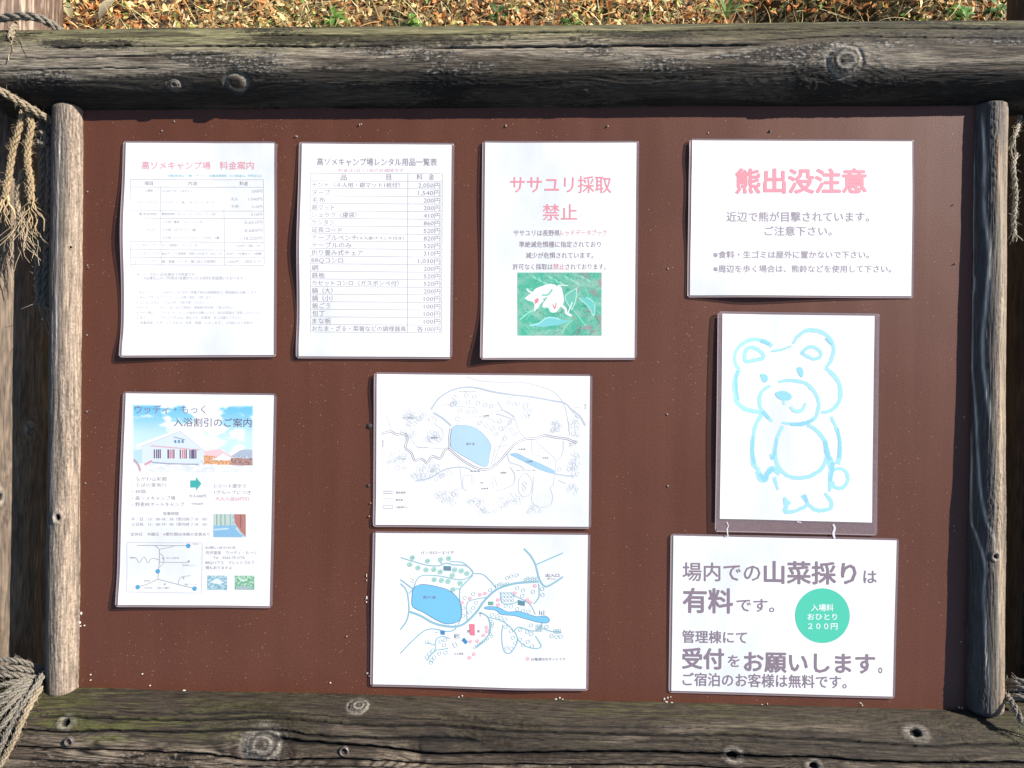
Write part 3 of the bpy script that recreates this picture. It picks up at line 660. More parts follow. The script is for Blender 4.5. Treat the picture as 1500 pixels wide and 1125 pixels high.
s.text('table_text', [('入場料', 175, 299, 222, 15), ('1人1日につき（小学生以上）', 262, 300, 412, 11), ('キャンプサイト', 153, 356, 236, 14), ('フリーサイト　1張につき（テント・タープ）', 262, 355, 515, 12),
    ('電源使用料', 155, 412, 240, 15), ('電源使用料（サイト・オートキャンプ・1泊）', 262, 411, 520, 12), ('バンガロー', 155, 488, 236, 15), ('４人用　寝具・バス・トイレ付', 268, 449, 455, 13), ('６人用　ログタイプ　6畳', 268, 487, 424, 13), ('８人用　ログタイプ　ロフト・バス付　10畳', 268, 525, 538, 13),
    ('デイキャンプ', 140, 562, 233, 15), ('サイト使用料　1サイトにつき', 262, 562, 432, 13), ('バーベキューハウス', 135, 601, 252, 12), ('BBQテーブル使用料・炭別（4人まで）1台につき', 262, 602, 550, 13), ('シャワー・コイン', 152, 638, 245, 12), ('鍋・食器・ベンチ　貸し出しの使用料', 262, 640, 522, 13)], LGREY)
s.text('price', [('200円', 694, 300, 745, 17), ('大人', 594, 338, 628, 16), ('1,040円', 678, 338, 745, 17), ('子供', 594, 374, 632, 17), ('510円', 694, 375, 745, 17), ('510円', 692, 412, 745, 18), ('5,652円', 660, 450, 745, 19), ('8,680円', 660, 489, 745, 19), ('18,220円', 658, 527, 745, 19), ('1,020円（1張につき）', 620, 564, 740, 14), ('820円（1名様まで・1時間）', 572, 602, 745, 13), ('1,000円（1回あたり）', 576, 640, 745, 14)], LGREY)
s.text('note', [('※　バンガローは5名様までの料金です。', 143, 702, 425, 16), ('5名様以上のご利用は1名様から1人 510円を別途頂いております。', 176, 720, 660, 16)], LGREY)
s.text('note', [('・チェックイン　　15:00からとなります（早着の場合は管理棟まで、事前連絡をお願いします）', 143, 789, 722, 14), ('2. キャンプサイト　フリーサイト（13時〜翌日　11時）まで', 143, 813, 498, 14), ('3. コンロ・たき火　ごみは分別しお持ち帰りください', 143, 838, 465, 14), ('4. キッチン　　　かまど・流し台のご使用は　管理棟の受付時、ご記入下さい', 143, 862, 600, 14),
    ('5. ペット連れ　　リードをつけ、トイレの始末をお願いします。他のお客様のご迷惑とならないよう。', 143, 887, 748, 14), ('6. 花火　　　　　打ち上げ花火は、禁止です。炊事場　近くは避けて下さい。', 143, 911, 648, 14), ('7. 営業期間　４月〜１１月まで、冬季　閉鎖　いたします。（天候により変動あり）', 143, 936, 722, 14)], VGREY)

# 2 ---- rental list
s = Sheet('rental_notice', 'portrait rental goods list, a grey ruled table of twenty prices',
    [(439, 208), (666, 210), (663, 526), (435, 525)], (420, 190, 3.307), 0.006, warp=waves(2, 0.0016, L=[(0.45, 0.22, 3.8), (0.95, 0.08, 2.0)], B=[(0.8, 0.3, 1.0)]))
G2 = (170, 160, 170)
s.text('heading', [('高ソメキャンプ場レンタル用品一覧表', 150, 157, 730, 36)], G2, 0.012)
s.text('subheading', [('料金は1日・1泊のお値段です', 252, 198, 570, 17)], LPINK)
yt, yb = 213, 980; n = 21; dy_ = (yb - yt) / n
s.ribs('table_line', [([(120, yt + k * dy_), (754, yt + k * dy_ + 4)], 2.0) for k in range(n + 1)] + [([(121, yt), (120, yb)], 2), ([(590, yt + 3), (587, yb + 3)], 2.4), ([(756, yt + 4), (752, yb + 4)], 2)], LGREY)
s.text('table_header', [('品', 264, yt + 19, 294, 28), ('目', 486, yt + 19, 508, 28), ('料', 632, yt + 19, 660, 28), ('金', 690, yt + 19, 716, 28)], GREY)
items = ['テント（４人用・銀マット1枚付）', 'タープ', '毛布', '銀マット', 'シュラフ（寝袋）', 'ランタン', '延長コード', 'テーブルベンチ', 'テーブルのみ', '折り畳み式チェア', 'BBQコンロ', '網', '鉄板', 'カセットコンロ（ガスボンベ付）', '鍋（大）', '鍋（小）', '飯ごう', '包丁', 'まな板', 'おたま・ざる・菜箸などの調理器具']
xr_ = [550, 214, 190, 235, 342, 236, 273, 345, 318, 373, 278, 158, 190, 545, 226, 226, 214, 188, 218, 580]
pr = ['2,050円', '1,540円', '200円', '200円', '410円', '860円', '520円', '820円', '520円', '310円', '1,030円', '200円', '520円', '520円', '200円', '100円', '100円', '100円', '100円', '各100円']
s.text('table_text', [(t_, 127, yt + (k + 1.5) * dy_ + 1, x_, 27 if len(t_) < 15 else 25) for k, (t_, x_) in enumerate(zip(items, xr_))] + [('（４人掛けベンチ付き）', 345, yt + 8.5 * dy_ + 4, 570, 17)], G2)
s.text('price', [(p_, 746 - {4: 80, 5: 84, 6: 106}.get(len(p_), 106) - (8 if p_ == '各100円' else 0) - (22 if p_ == '各100円' else 0), yt + (k + 1.5) * dy_ + 4, 746, 27) for k, p_ in enumerate(pr)], G2)

# 3 ---- lily notice
s = Sheet('lily_notice', 'portrait notice with red heading above a photo of a white lily',
    [(707, 207), (936, 207), (933, 527), (704, 527)], (690, 190, 3.307), 0.0, warp=waves(3, 0.0013, L=[(0.2, 0.25, 1.3), (1.0, 0.14, 5.0)], R=[(0.1, 0.2, 1.0)]))
s.text('heading', [('ササユリ採取', 190, 268, 678, 82), ('禁止', 348, 402, 514, 78)], (240, 152, 164), 0.006)
s.text('lettering', [('ササユリは長野県', 207, 502, 430, 29), ('準絶滅危惧種に指定されており', 233, 557, 628, 29), ('減少が危惧されています。', 266, 610, 592, 29), ('許可なく採取は', 203, 665, 396, 29), ('されております。', 458, 665, 652, 29)], GREY, 0.004)
s.text('lettering', [('レッドデータブック', 434, 501, 656, 28), ('禁止', 398, 664, 454, 29)], PINK, 0.004, label='pink words inside the grey lines')
def lily(X, Y):
    n1 = fbm(X / 60, Y / 60, 31, 4); n2 = fbm(X / 14, Y / 14, 32, 3); n3 = noise(X / 5, Y / 5, 33)
    C = mix((84, 186, 156), (148, 198, 176), sst(-0.5, 0.6, n1)); C = mix(C, (60, 152, 132), sst(0.2, 0.7, n2) * 0.6)
    C = mix(C, (164, 150, 150), sst(0.15, 0.6, fbm(X / 45, Y / 45, 35, 3) + (X - 430) / 300 * 0.8 - 0.25) * 0.8); C = C + 9 * n3[..., None]
    rs = np.random.default_rng(4)
    for k in range(60):
        x = rs.uniform(228, 628); y = rs.uniform(698, 990); a = rs.uniform(0, 3.1); l = rs.uniform(10, 60)
        strokep(C, X, Y, [(x, y), (x + l * math.cos(a), y + l * math.sin(a))], rs.uniform(3, 7), (150, 226, 204) if rs.random() < .6 else (58, 140, 118), 0.55, 0)
    for x, y in [(300 + 26 * i, 712 + 14 * ((i * 7) % 3)) for i in range(11)]: strokep(C, X, Y, [(x, y), (x + 14, y + 10)], 8, (170, 236, 214), 0.7, 0)
    fillp(C, X, Y, [(512, 768), (462, 800), (458, 826), (488, 874), (504, 830)], (120, 200, 178)); strokep(C, X, Y, [(512, 768), (462, 800), (458, 826), (488, 874)], 4, (190, 240, 220)); strokep(C, X, Y, [(512, 768), (506, 830), (488, 874)], 4, (196, 244, 226))
    fillp(C, X, Y, [(520, 815), (560, 812), (596, 842), (594, 902), (566, 858)], (116, 206, 196)); strokep(C, X, Y, [(520, 815), (566, 856), (594, 902), (596, 842), (560, 812)], 4, (186, 238, 230))
    strokep(C, X, Y, [(596, 842), (632, 846)], 10, (140, 205, 188)); fillp(C, X, Y, [(500, 880), (520, 900), (556, 952), (520, 940)], (86, 190, 156)); strokep(C, X, Y, [(500, 880), (556, 952)], 3, (180, 236, 214))
    fillp(C, X, Y, [(286, 944), (330, 936), (372, 908), (430, 918), (486, 926), (420, 948), (330, 956)], (130, 212, 214)); strokep(C, X, Y, [(286, 950), (330, 938), (372, 910), (430, 918)], 5, (186, 240, 240))
    strokep(C, X, Y, [(238, 920), (290, 880), (330, 862)], 5, (170, 235, 210)); strokep(C, X, Y, [(440, 990), (460, 950), (490, 925)], 5, (150, 226, 200))
    W = (250, 252, 250)
    fillp(C, X, Y, [(262, 818), (296, 790), (312, 772), (346, 758), (380, 748), (412, 756), (392, 784), (372, 808), (330, 828), (300, 834)], W, 1, 5)
    strokep(C, X, Y, [(272, 774), (284, 786), (300, 790)], 7, W); fillp(C, X, Y, [(300, 830), (326, 818), (352, 826), (336, 846), (318, 868), (306, 880), (308, 850)], W, 1, 4)
    fillp(C, X, Y, [(362, 824), (384, 792), (404, 768), (434, 762), (446, 800), (448, 838), (430, 862), (412, 884), (386, 884), (372, 862), (348, 862), (350, 842)], W, 1, 5)
    strokep(C, X, Y, [(436, 850), (456, 868), (462, 888), (482, 900)], 12, W); strokep(C, X, Y, [(482, 900), (470, 890), (490, 838)], 5, W); strokep(C, X, Y, [(372, 812), (396, 782), (424, 756), (468, 756)], 5, (238, 250, 246))
    strokep(C, X, Y, [(346, 802), (372, 800), (392, 776)], 8, (130, 205, 184)); strokep(C, X, Y, [(398, 852), (404, 866)], 6, (226, 120, 132)); strokep(C, X, Y, [(412, 842), (408, 862)], 5, (226, 120, 132))
    strokep(C, X, Y, [(300, 812), (330, 790), (366, 772)], 3, (206, 222, 214), .8); strokep(C, X, Y, [(396, 868), (410, 830), (424, 786)], 3, (206, 222, 214), .8); strokep(C, X, Y, [(372, 850), (386, 824), (402, 796)], 3, (214, 226, 218), .8); strokep(C, X, Y, [(326, 846), (346, 834), (360, 838)], 3, (196, 216, 206), .8); strokep(C, X, Y, [(400, 884), (384, 872)], 3, (180, 204, 190), .8)
    fillp(C, X, Y, [(306, 828), (318, 816), (330, 822), (324, 838), (310, 846)], (228, 150, 160)); strokep(C, X, Y, [(376, 866), (392, 852), (400, 838)], 3, (198, 206, 200))
    return np.clip(C, 0, 255)
s.picture('lily_photo', 225, 693, 632, 998, lily, 2.0, label='small printed photo of a white lily among green leaves')

# 4 ---- bear warning
s = Sheet('bear_warning_notice', 'landscape warning with bold red heading, above the bear drawing',
    [(1009, 204), (1339, 205), (1338, 437), (1006, 436)], (990, 190, 4.054), -0.002, warp=waves(4, 0.0014, L=[(0.1, 0.12, 1.6), (0.35, 0.3, 0.6)], B=[(0.3, 0.2, 3.2), (0.6, 0.2, 1.0)]))
s.text('heading', [('熊出没注意', 354, 309, 1124, 142)], (244, 160, 172), 0.034)
G4 = (176, 162, 172)
s.text('lettering', [('近辺で熊が目撃されています。', 298, 520, 1142, 58), ('ご注意下さい。', 524, 604, 922, 55), ('※食料・生ゴミは屋外に置かないで下さい。', 220, 744, 1142, 43), ('※周辺を歩く場合は、熊鈴などを使用して下さい。', 220, 828, 1275, 43)], G4, 0.010, slope=0)

# 5 ---- bath discount flyer
s = Sheet('bath_discount_notice', 'portrait flyer with a photo of a gabled house under blue sky',
    [(182, 573), (406, 576), (400, 890), (173, 887)], (160, 560, 3.307), 0.008, warp=waves(5, 0.0013, L=[(0.45, 0.35, 2.6), (0.98, 0.1, 2.2)], B=[(0.2, 0.4, 1.0)]))
def house(X, Y):
    C = mix((120, 200, 236), (206, 236, 248), sst(110, 270, Y)); cl = sst(-0.1, 0.3, fbm(X / 110, Y / 60, 61, 4) + 0.8 * np.exp(-((X - 450) / 110) ** 2) + 0.35 * np.exp(-((X - 640) / 80) ** 2 - ((Y - 250) / 60) ** 2) - 0.25)
    C = mix(C, (250, 252, 254), cl)
    fillp(C, X, Y, [(115, 330), (115, 440), (705, 440), (705, 380), (450, 372)], (236, 238, 244)); C[(Y > 395)] = mix((226, 232, 242), (250, 250, 252), sst(-0.3, 0.3, fbm(X / 40, Y / 14, 63, 3)))[(Y > 395)]
    fillp(C, X, Y, [(160, 302), (350, 228), (470, 322), (455, 396), (165, 396)], (222, 234, 246)); fillp(C, X, Y, [(140, 300), (350, 222), (352, 232), (150, 312)], (252, 252, 254)); fillp(C, X, Y, [(350, 222), (478, 320), (470, 330), (350, 234)], (252, 252, 254))
    strokep(C, X, Y, [(150, 314), (350, 234), (470, 332)], 3, (190, 196, 214), .8, 0); strokep(C, X, Y, [(210, 306), (440, 324)], 6, (226, 180, 188), 1, 0); strokep(C, X, Y, [(318, 262), (372, 276)], 3, (90, 120, 150), 1, 0)
    for x in (324, 342, 360): fillp(C, X, Y, [(x - 5, 276), (x + 6, 278), (x + 6, 292), (x - 5, 290)], (110, 150, 176))
    for x in (240, 306, 365, 410):
        fillp(C, X, Y, [(x - 20, 320), (x + 20, 324), (x + 20, 368), (x - 20, 366)], (236, 240, 246))
        for d in (-14, -4, 5, 14): fillp(C, X, Y, [(x + d - 4, 322), (x + d + 3, 322), (x + d + 3, 366), (x + d - 4, 366)], (110, 100, 130) if (d in (-14, 14) or x in (240, 410)) else (214, 130, 138))
    fillp(C, X, Y, [(120, 330), (168, 320), (165, 390), (118, 392)], (190, 222, 234))
    fillp(C, X, Y, [(460, 330), (540, 318), (600, 352), (560, 368), (470, 350)], (244, 206, 212)); fillp(C, X, Y, [(462, 348), (600, 366), (600, 396), (462, 392)], (226, 170, 128)); fillp(C, X, Y, [(500, 372), (560, 340), (610, 374)], (244, 246, 250))
    fillp(C, X, Y, [(590, 356), (640, 322), (698, 320), (702, 362)], (178, 190, 206)); fillp(C, X, Y, [(592, 360), (700, 362), (700, 398), (594, 396)], (172, 136, 130))
    nn = fbm(X / 9, Y / 9, 66, 3); m = (Y > 350) & (Y < 400) & (X > 450); C[m] = (C + 60 * nn[..., None])[m]
    strokep(C, X, Y, [(215, 386), (300, 392), (436, 394)], 6, (150, 150, 166), .8, 0); strokep(C, X, Y, [(128, 375), (148, 400), (156, 425)], 10, (196, 130, 136), .7); strokep(C, X, Y, [(180, 396), (210, 380)], 10, (216, 120, 120), .6)
    e = np.minimum(np.minimum(X - 115, 705 - X) / 14, np.minimum(Y - 103, 442 - Y) / 16); C = mix((253, 253, 254), C, np.clip(sst(0, 1, e), 0, 1))
    return np.clip(C, 0, 255)
s.picture('house_photo', 115, 103, 705, 442, house, 2.2, label='printed photo of a white gabled house under a blue sky')
D5 = (120, 104, 128)
s.text('heading', [('ウッディ・もっく', 130, 131, 472, 42)], (140, 124, 158), 0.004, layer=2, slope=0.0); s.text('heading', [('入浴割引のご案内', 318, 192, 692, 42)], (112, 100, 124), 0.006, layer=2, slope=0.01)
s.text('place_list', [('・ながわ山彩館', 118, 466, 284, 20), ('・そばの里奈川', 118, 496, 280, 20), ('・峠路', 118, 527, 184, 20), ('・高ソメキャンプ場', 118, 559, 325, 21), ('・野麦峠オートキャンプ', 118, 589, 368, 21)], GREY, slope=0.002)
s.polys('arrow', [[(397, 474), (425, 474), (425, 458), (451, 490), (425, 523), (425, 508), (397, 508)]], (74, 184, 178))
s.text('price', [('大人400円', 390, 549, 473, 16), ('子供200円', 400, 587, 460, 12), ('レシート提示で', 514, 500, 668, 20), ('1グループにつき', 514, 531, 690, 20)], GREY); s.text('price', [('大人入浴50円引', 518, 562, 680, 20)], PINK, 0.004, label='pink discount line')
s.text('opening_hours', [('営業時間', 267, 634, 340, 15), ('平　日　13：00-18：30（受付終了18：00）', 115, 660, 480, 16), ('土日祝　11：00-19：00（受付終了18：30）', 115, 685, 480, 16), ('定休日　木曜日　※繁忙期は休館の変更あり', 112, 733, 490, 16)], GREY, slope=0.003)
def bath(X, Y):
    C = mix((150, 190, 214), (196, 220, 230), sst(-0.4, 0.4, fbm(X / 20, Y / 10, 70, 3)))
    fillp(C, X, Y, [(509, 636), (600, 636), (600, 690), (509, 690)], (196, 216, 206)); [strokep(C, X, Y, [(x, 636), (x, 690)], 3, (110, 130, 130), 1, 0) for x in (525, 545, 565, 590)]
    fillp(C, X, Y, [(608, 636), (666, 636), (666, 748), (640, 720), (612, 680)], (190, 130, 118)); strokep(C, X, Y, [(640, 640), (640, 700)], 4, (120, 90, 90), 1, 0); fillp(C, X, Y, [(509, 696), (600, 690), (650, 748), (509, 748)], (142, 190, 222)); strokep(C, X, Y, [(515, 712), (580, 706)], 8, (214, 236, 246), .8, 0)
    return np.clip(C + 12 * noise(X / 5, Y / 5, 71)[..., None], 0, 255)
s.picture('bath_photo', 509, 636, 666, 748, bath, 2.2)
def small1(X, Y):
    C = mix((124, 176, 196), (204, 222, 226), sst(-0.3, 0.4, fbm(X / 16, Y / 8, 80, 3))); fillp(C, X, Y, [(490, 968), (525, 946), (562, 966), (540, 976)], (228, 236, 238)); return np.clip(C, 0, 255)
def small2(X, Y):
    C = mix((110, 176, 140), (196, 222, 200), sst(-0.3, 0.4, fbm(X / 12, Y / 12, 81, 3))); fillp(C, X, Y, [(618, 1000), (640, 982), (690, 990), (700, 1002)], (170, 190, 196)); strokep(C, X, Y, [(630, 945), (650, 960), (670, 950)], 7, (214, 240, 222)); return np.clip(C, 0, 255)
s.picture('building_photo', 479, 934, 575, 1003, small1, 2.4); s.picture('garden_photo', 612, 934, 707, 1002, small2, 2.4)
s.text('contact_note', [('お問い合わせ先', 470, 799, 618, 14), ('渋沢温泉　ウッディ・もっく', 470, 823, 716, 17), ('Tel　0263-79-2770', 508, 847, 660, 16), ('BBQハウス　マレットゴルフ', 470, 871, 706, 17), ('場もありますよ', 470, 896, 598, 16)], GREY, slope=0.001)
s.ribs('map_frame', [([(95, 773), (455, 776), (452, 1018), (96, 1010), (95, 773)], 2.0)], LGREY)
s.ribs('road_map', [([(142, 787), (400, 789)], 2.6), ([(228, 789), (250, 806), (322, 792)], 2.2), ([(250, 806), (249, 870), (243, 950), (190, 975), (148, 986)], 2.6), ([(243, 950), (340, 976), (420, 996)], 2.6), ([(252, 826), (270, 846), (268, 872), (250, 894)], 2, 5), ([(112, 846), (138, 848), (154, 870), (176, 842), (196, 872), (212, 850), (246, 856)], 2.2, 4), ([(250, 868), (386, 871)], 2.2), ([(340, 974), (352, 942), (400, 934)], 2.2, 4)], (160, 152, 160))
s.circles('map_dot', [(388, 790, 11), (242, 912, 11), (148, 987, 11), (419, 996, 11)], (92, 164, 208), fill=True, layer=2)
s.circles('map_dot', [(390, 865, 5), (268, 850, 4), (276, 974, 4), (284, 992, 4), (366, 945, 4)], GREY, fill=True, layer=2, label='small grey dots of the road map')
s.text('map_label', [('木曽方面', 108, 846, 132, 9), ('奈川温泉', 280, 848, 345, 9), ('松本', 410, 782, 436, 9), ('野麦峠スキー', 360, 884, 425, 9), ('乗鞍', 176, 957, 206, 9), ('峠路・道の駅', 180, 991, 300, 9), ('高ソメ', 370, 976, 430, 9)], LGREY)

# 6 ---- grey line map
s = Sheet('line_map_notice', 'landscape camp map in faint grey lines, upper of the two maps',
    [(549, 545), (868, 548), (866, 774), (547, 771)], (530, 530, 4.167), 0.006, warp=waves(6, 0.0017, L=[(0.1, 0.15, 1.8), (0.95, 0.1, 1.2)], B=[(0.7, 0.4, 1.0)], fx=2.2))
MG = (176, 186, 200); MD = (142, 140, 152)
pond = catmull([(558, 395), (610, 386), (670, 393), (720, 420), (760, 460), (790, 510), (780, 570), (768, 632), (730, 632), (670, 600), (600, 560), (550, 520), (543, 460)], 5, True)
s.polys('pond_print', [pond], (190, 222, 242)); s.ribs('pond_outline', [(pond, 2.0, 0)], (172, 204, 226), layer=2)
s.polys('stream_print', [catmull([(905, 562), (950, 556), (1010, 585), (1090, 618), (1175, 662), (1175, 682), (1100, 662), (1020, 624), (950, 588)], 5, True)], (170, 208, 230))
main = [(122, 440), (178, 424), (215, 442), (262, 438), (282, 470), (268, 520), (305, 556), (325, 600), (365, 590), (402, 612), (432, 575), (480, 588), (505, 545), (532, 530), (580, 570), (650, 620), (720, 652), (780, 650), (840, 608), (890, 550), (940, 498), (1000, 470), (1060, 466), (1115, 448), (1180, 460), (1255, 470), (1312, 496)]
def off(p, d):
    p = catmull(p, 5); t = np.gradient(p, axis=0); t /= np.linalg.norm(t, axis=1, keepdims=True); return p + np.stack([-t[:, 1], t[:, 0]], -1) * d
s.ribs('road_print', [(off(main, 5), 2.8), (off(main, -5), 2.8), (off([(536, 530), (536, 470), (545, 405)], 5), 2.4), (off([(536, 530), (536, 470), (545, 405)], -5), 2.4)], (158, 156, 168), layer=2)
s.ribs('river_print', [([(425, 290), (470, 225), (540, 178), (620, 156), (700, 158), (800, 182), (920, 200), (1050, 215), (1160, 236), (1240, 252), (1280, 290), (1330, 330), (1364, 388)], [10, 8, 10, 9, 8, 12], 6), ([(440, 310), (490, 340), (530, 372), (548, 392)], 11, 5), ([(330, 726), (420, 706), (500, 660), (570, 642), (640, 645), (680, 668)], 8, 5), ([(1180, 680), (1240, 692), (1298, 697)], 8, 4)], (200, 210, 222))
s.ribs('path_print', [([(640, 92), (720, 115), (850, 124), (980, 125), (1090, 150), (1180, 190), (1235, 260), (1255, 340), (1270, 450)], 3.5, 5), ([(440, 292), (500, 262), (560, 268), (700, 280)], 3, 5), ([(580, 385), (620, 345), (700, 330), (780, 345), (830, 372), (920, 350)], 3, 5), ([(830, 240), (860, 290), (930, 340), (960, 420), (1000, 465)], 3.5, 5), ([(700, 400), (760, 330), (850, 295), (900, 310), (940, 340)], 3, 5),
    ([(790, 632), (808, 560), (822, 520), (905, 505)], 3, 4), ([(805, 632), (825, 560), (850, 500), (920, 340)], 2.4, 4), ([(890, 560), (905, 610), (960, 628), (990, 650)], 6, 4), ([(905, 640), (935, 690), (920, 750), (825, 786)], 6, 4), ([(990, 680), (960, 720), (960, 790), (990, 820), (1030, 800), (1040, 730), (1010, 684)], 3.5, 5, True), ([(1050, 700), (1045, 780), (1040, 850), (1090, 885), (1150, 870), (1165, 820), (1150, 765), (1170, 740), (1180, 600), (1130, 545), (1060, 480)], 3, 5),
    ([(1230, 480), (1225, 560), (1190, 608)], 5, 4), ([(600, 630), (615, 770), (560, 780), (548, 795)], 4, 0), ([(660, 690), (620, 690), (620, 770), (640, 785)], 4, 0), ([(810, 780), (795, 715), (810, 700), (830, 760), (825, 770)], 2.6, 0), ([(670, 740), (670, 690), (682, 690), (682, 740)], 2.6, 0), ([(150, 330), (168, 360), (180, 415)], 3, 3), ([(435, 330), (460, 350), (450, 380), (490, 410), (500, 450)], 3, 5), ([(400, 440), (420, 490), (470, 490), (500, 450)], 3, 4),
    ([(270, 430), (310, 480), (350, 530)], 2.5, 3), ([(1290, 280), (1340, 278)], 2.4), ([(1035, 475), (1040, 560), (1100, 575)], 3, 0), ([(1200, 720), (1245, 742)], 6, 0), ([(820, 316), (870, 330), (930, 352)], 8, 3), ([(860, 420), (915, 355)], 6, 0), ([(350, 520), (520, 530)], 2.5, 0), ([(700, 865), (740, 905), (800, 920)], 2.5, 3)], (214, 219, 226))
rs = np.random.default_rng(8); cs = [(x, y, 13) for x, y in [(568, 216), (640, 205), (688, 212), (652, 247), (710, 252), (755, 262), (790, 270), (600, 296), (652, 305), (690, 303), (842, 362), (850, 405), (800, 405), (820, 440), (762, 388), (720, 372), (915, 415), (940, 440), (875, 466), (897, 252), (930, 258), (955, 256), (905, 372), (994, 742), (990, 770), (1195, 415), (1165, 415), (1205, 655), (585, 345)]]
s.circles('site_mark', cs, (200, 206, 214), 2.6, wob=0.06)
cs = []
for (cx_, cy_, rx, ry, n_) in [(340, 330, 90, 50, 34), (300, 440, 60, 70, 16), (230, 600, 70, 60, 26), (430, 460, 60, 45, 18), (420, 680, 130, 60, 44), (520, 820, 70, 50, 26), (700, 860, 60, 40, 12), (860, 860, 50, 40, 12), (920, 830, 60, 40, 14), (1300, 420, 30, 120, 22), (1290, 620, 40, 80, 22), (1180, 400, 45, 40, 12), (1010, 290, 40, 60, 12), (1290, 770, 30, 40, 8), (770, 910, 60, 30, 8), (1050, 900, 60, 25, 8), (560, 250, 50, 22, 10)]:
    for _ in range(n_): a_ = rs.uniform(0, 6.3); q = rs.uniform(0.2, 1); cs.append((cx_ + rx * q * math.cos(a_), cy_ + ry * q * math.sin(a_), rs.uniform(9, 17)))
s.circles('tree_mark', cs, (226, 232, 238), 2.2, wob=0.12)
s.ribs('legend_line', [([(132, 788), (192, 788)], 3), ([(132, 803), (192, 803)], 3), ([(132, 877), (192, 877), (192, 892), (132, 892), (132, 877)], 3)], (140, 138, 150)); s.ribs('legend_line', [([(132, 832), (192, 832)], 2.5), ([(132, 848), (192, 848)], 2.5)], (206, 208, 216), label='pale pair of legend lines')
s.text('map_label', [('釣り池', 640, 500, 690, 16), ('展望台', 424, 463, 466, 13), ('小水路', 1002, 606, 1042, 13), ('管理棟', 848, 675, 884, 12), ('ベンチ', 240, 591, 270, 10), ('ファミリーサイト', 345, 521, 408, 10), ('マウンテンコース', 252, 341, 330, 10), ('バンガローエリア', 596, 181, 698, 11), ('炊事棟', 745, 328, 780, 11), ('水飲場', 955, 532, 1000, 12), ('炊事場', 665, 666, 722, 11), ('キャンプファイヤー場', 945, 660, 1058, 10), ('駐車場', 732, 771, 774, 11), ('炊事場', 1103, 585, 1140, 11), ('車道', 725, 736, 744, 10), ('舗装道路', 210, 796, 270, 13), ('散歩道', 210, 841, 254, 13), ('公園境界ライン', 210, 886, 300, 13)], MD, layer=3, slope=0)
s.text('map_label', [('至', 128, 480, 136, 9), ('野', 128, 491, 136, 9), ('麦', 128, 502, 136, 9), ('峠', 128, 513, 136, 9), ('へ', 128, 524, 136, 9), ('出', 1360, 262, 1369, 9), ('入', 1360, 272, 1369, 9), ('口', 1360, 283, 1369, 9), ('卍', 1266, 497, 1276, 12), ('门', 1265, 514, 1278, 12)], (90, 90, 100), layer=3, slope=0)

# 7 ---- coloured map
s = Sheet('colour_map_notice', 'landscape camp map in bright blue with green and pink dots, lower of the two',
    [(547, 777), (865, 780), (862, 1010), (543, 1004)], (530, 765, 4.167), 0.007, warp=waves(7, 0.0016, B=[(0.62, 0.25, 3.0), (0.25, 0.2, 0.8)], L=[(0.5, 0.5, 0.8)], fx=2.4))
RB = (150, 196, 210); WB = (126, 200, 240)
pond = catmull([(350, 378), (400, 376), (470, 390), (530, 410), (580, 450), (604, 500), (606, 580), (570, 610), (510, 614), (450, 588), (380, 545), (315, 510), (310, 450), (318, 400)], 5, True)
s.polys('pond_print', [pond], WB); s.ribs('pond_outline', [(pond, 3.4, 0)], (104, 138, 170), layer=2)
st = catmull([(750, 515), (790, 510), (840, 518), (890, 542), (960, 540), (1020, 558), (1070, 572), (1120, 568), (1146, 590), (1130, 610), (1070, 604), (1000, 585), (930, 566), (850, 558), (820, 534), (760, 526)], 5, True)
s.polys('stream_print', [st], WB); s.ribs('stream_outline', [(st, 3, 0)], (104, 138, 170), layer=2)
s.ribs('road_print', [([(240, 212), (320, 236), (400, 258), (470, 262), (520, 245), (560, 255), (640, 262), (680, 300)], 7, 5), ([(480, 240), (500, 255)], 6), ([(540, 236), (610, 240), (650, 266), (680, 305), (640, 340), (580, 345), (480, 324), (380, 320), (340, 345), (318, 400), (290, 430)], 6, 5),
    ([(238, 345), (318, 404)], 9), ([(240, 370), (275, 410), (288, 470), (290, 540), (275, 600), (238, 650)], 9, 5), ([(292, 540), (360, 565), (440, 610), (520, 630), (590, 630), (640, 605), (700, 545), (750, 475), (820, 410), (900, 378), (980, 364), (1080, 358)], 14, 5), ([(680, 310), (740, 315), (790, 360), (820, 400)], 7, 5), ([(680, 320), (620, 380), (600, 410), (600, 470), (606, 510)], 7, 5),
    ([(645, 595), (645, 490), (700, 466), (760, 455)], 6, 4), ([(605, 480), (612, 560), (590, 620)], 6, 4), ([(550, 405), (600, 402)], 6), ([(990, 158), (1030, 200), (1060, 255), (1080, 330), (1105, 378), (1140, 385), (1228, 330)], 11, 5), ([(1065, 255), (1228, 184)], 8), ([(1080, 370), (1082, 450), (1050, 495)], 7, 4), ([(846, 420), (860, 490), (930, 490), (960, 470)], 7, 4), ([(920, 440), (1020, 490), (1060, 560)], 6, 4),
    ([(720, 545), (770, 575), (785, 640), (770, 690), (700, 760)], 9, 5), ([(770, 575), (860, 600), (930, 660), (950, 720), (910, 790), (870, 780), (855, 700), (862, 620)], 7, 5), ([(930, 660), (960, 635), (1040, 660), (1090, 640), (1100, 610)], 7, 5), ([(1060, 690), (1095, 750), (1060, 765), (1000, 750), (950, 710)], 6, 5), ([(1100, 640), (1150, 660), (1220, 670)], 6, 4),
    ([(238, 795), (300, 730), (380, 660), (440, 646), (520, 662), (570, 650), (575, 620)], 7, 5), ([(450, 745), (460, 705), (500, 692), (540, 705)], 6, 4), ([(400, 730), (450, 745), (455, 775), (530, 765)], 6, 0), ([(455, 775), (420, 810), (400, 840)], 6, 0)], RB)
rs = np.random.default_rng(3)
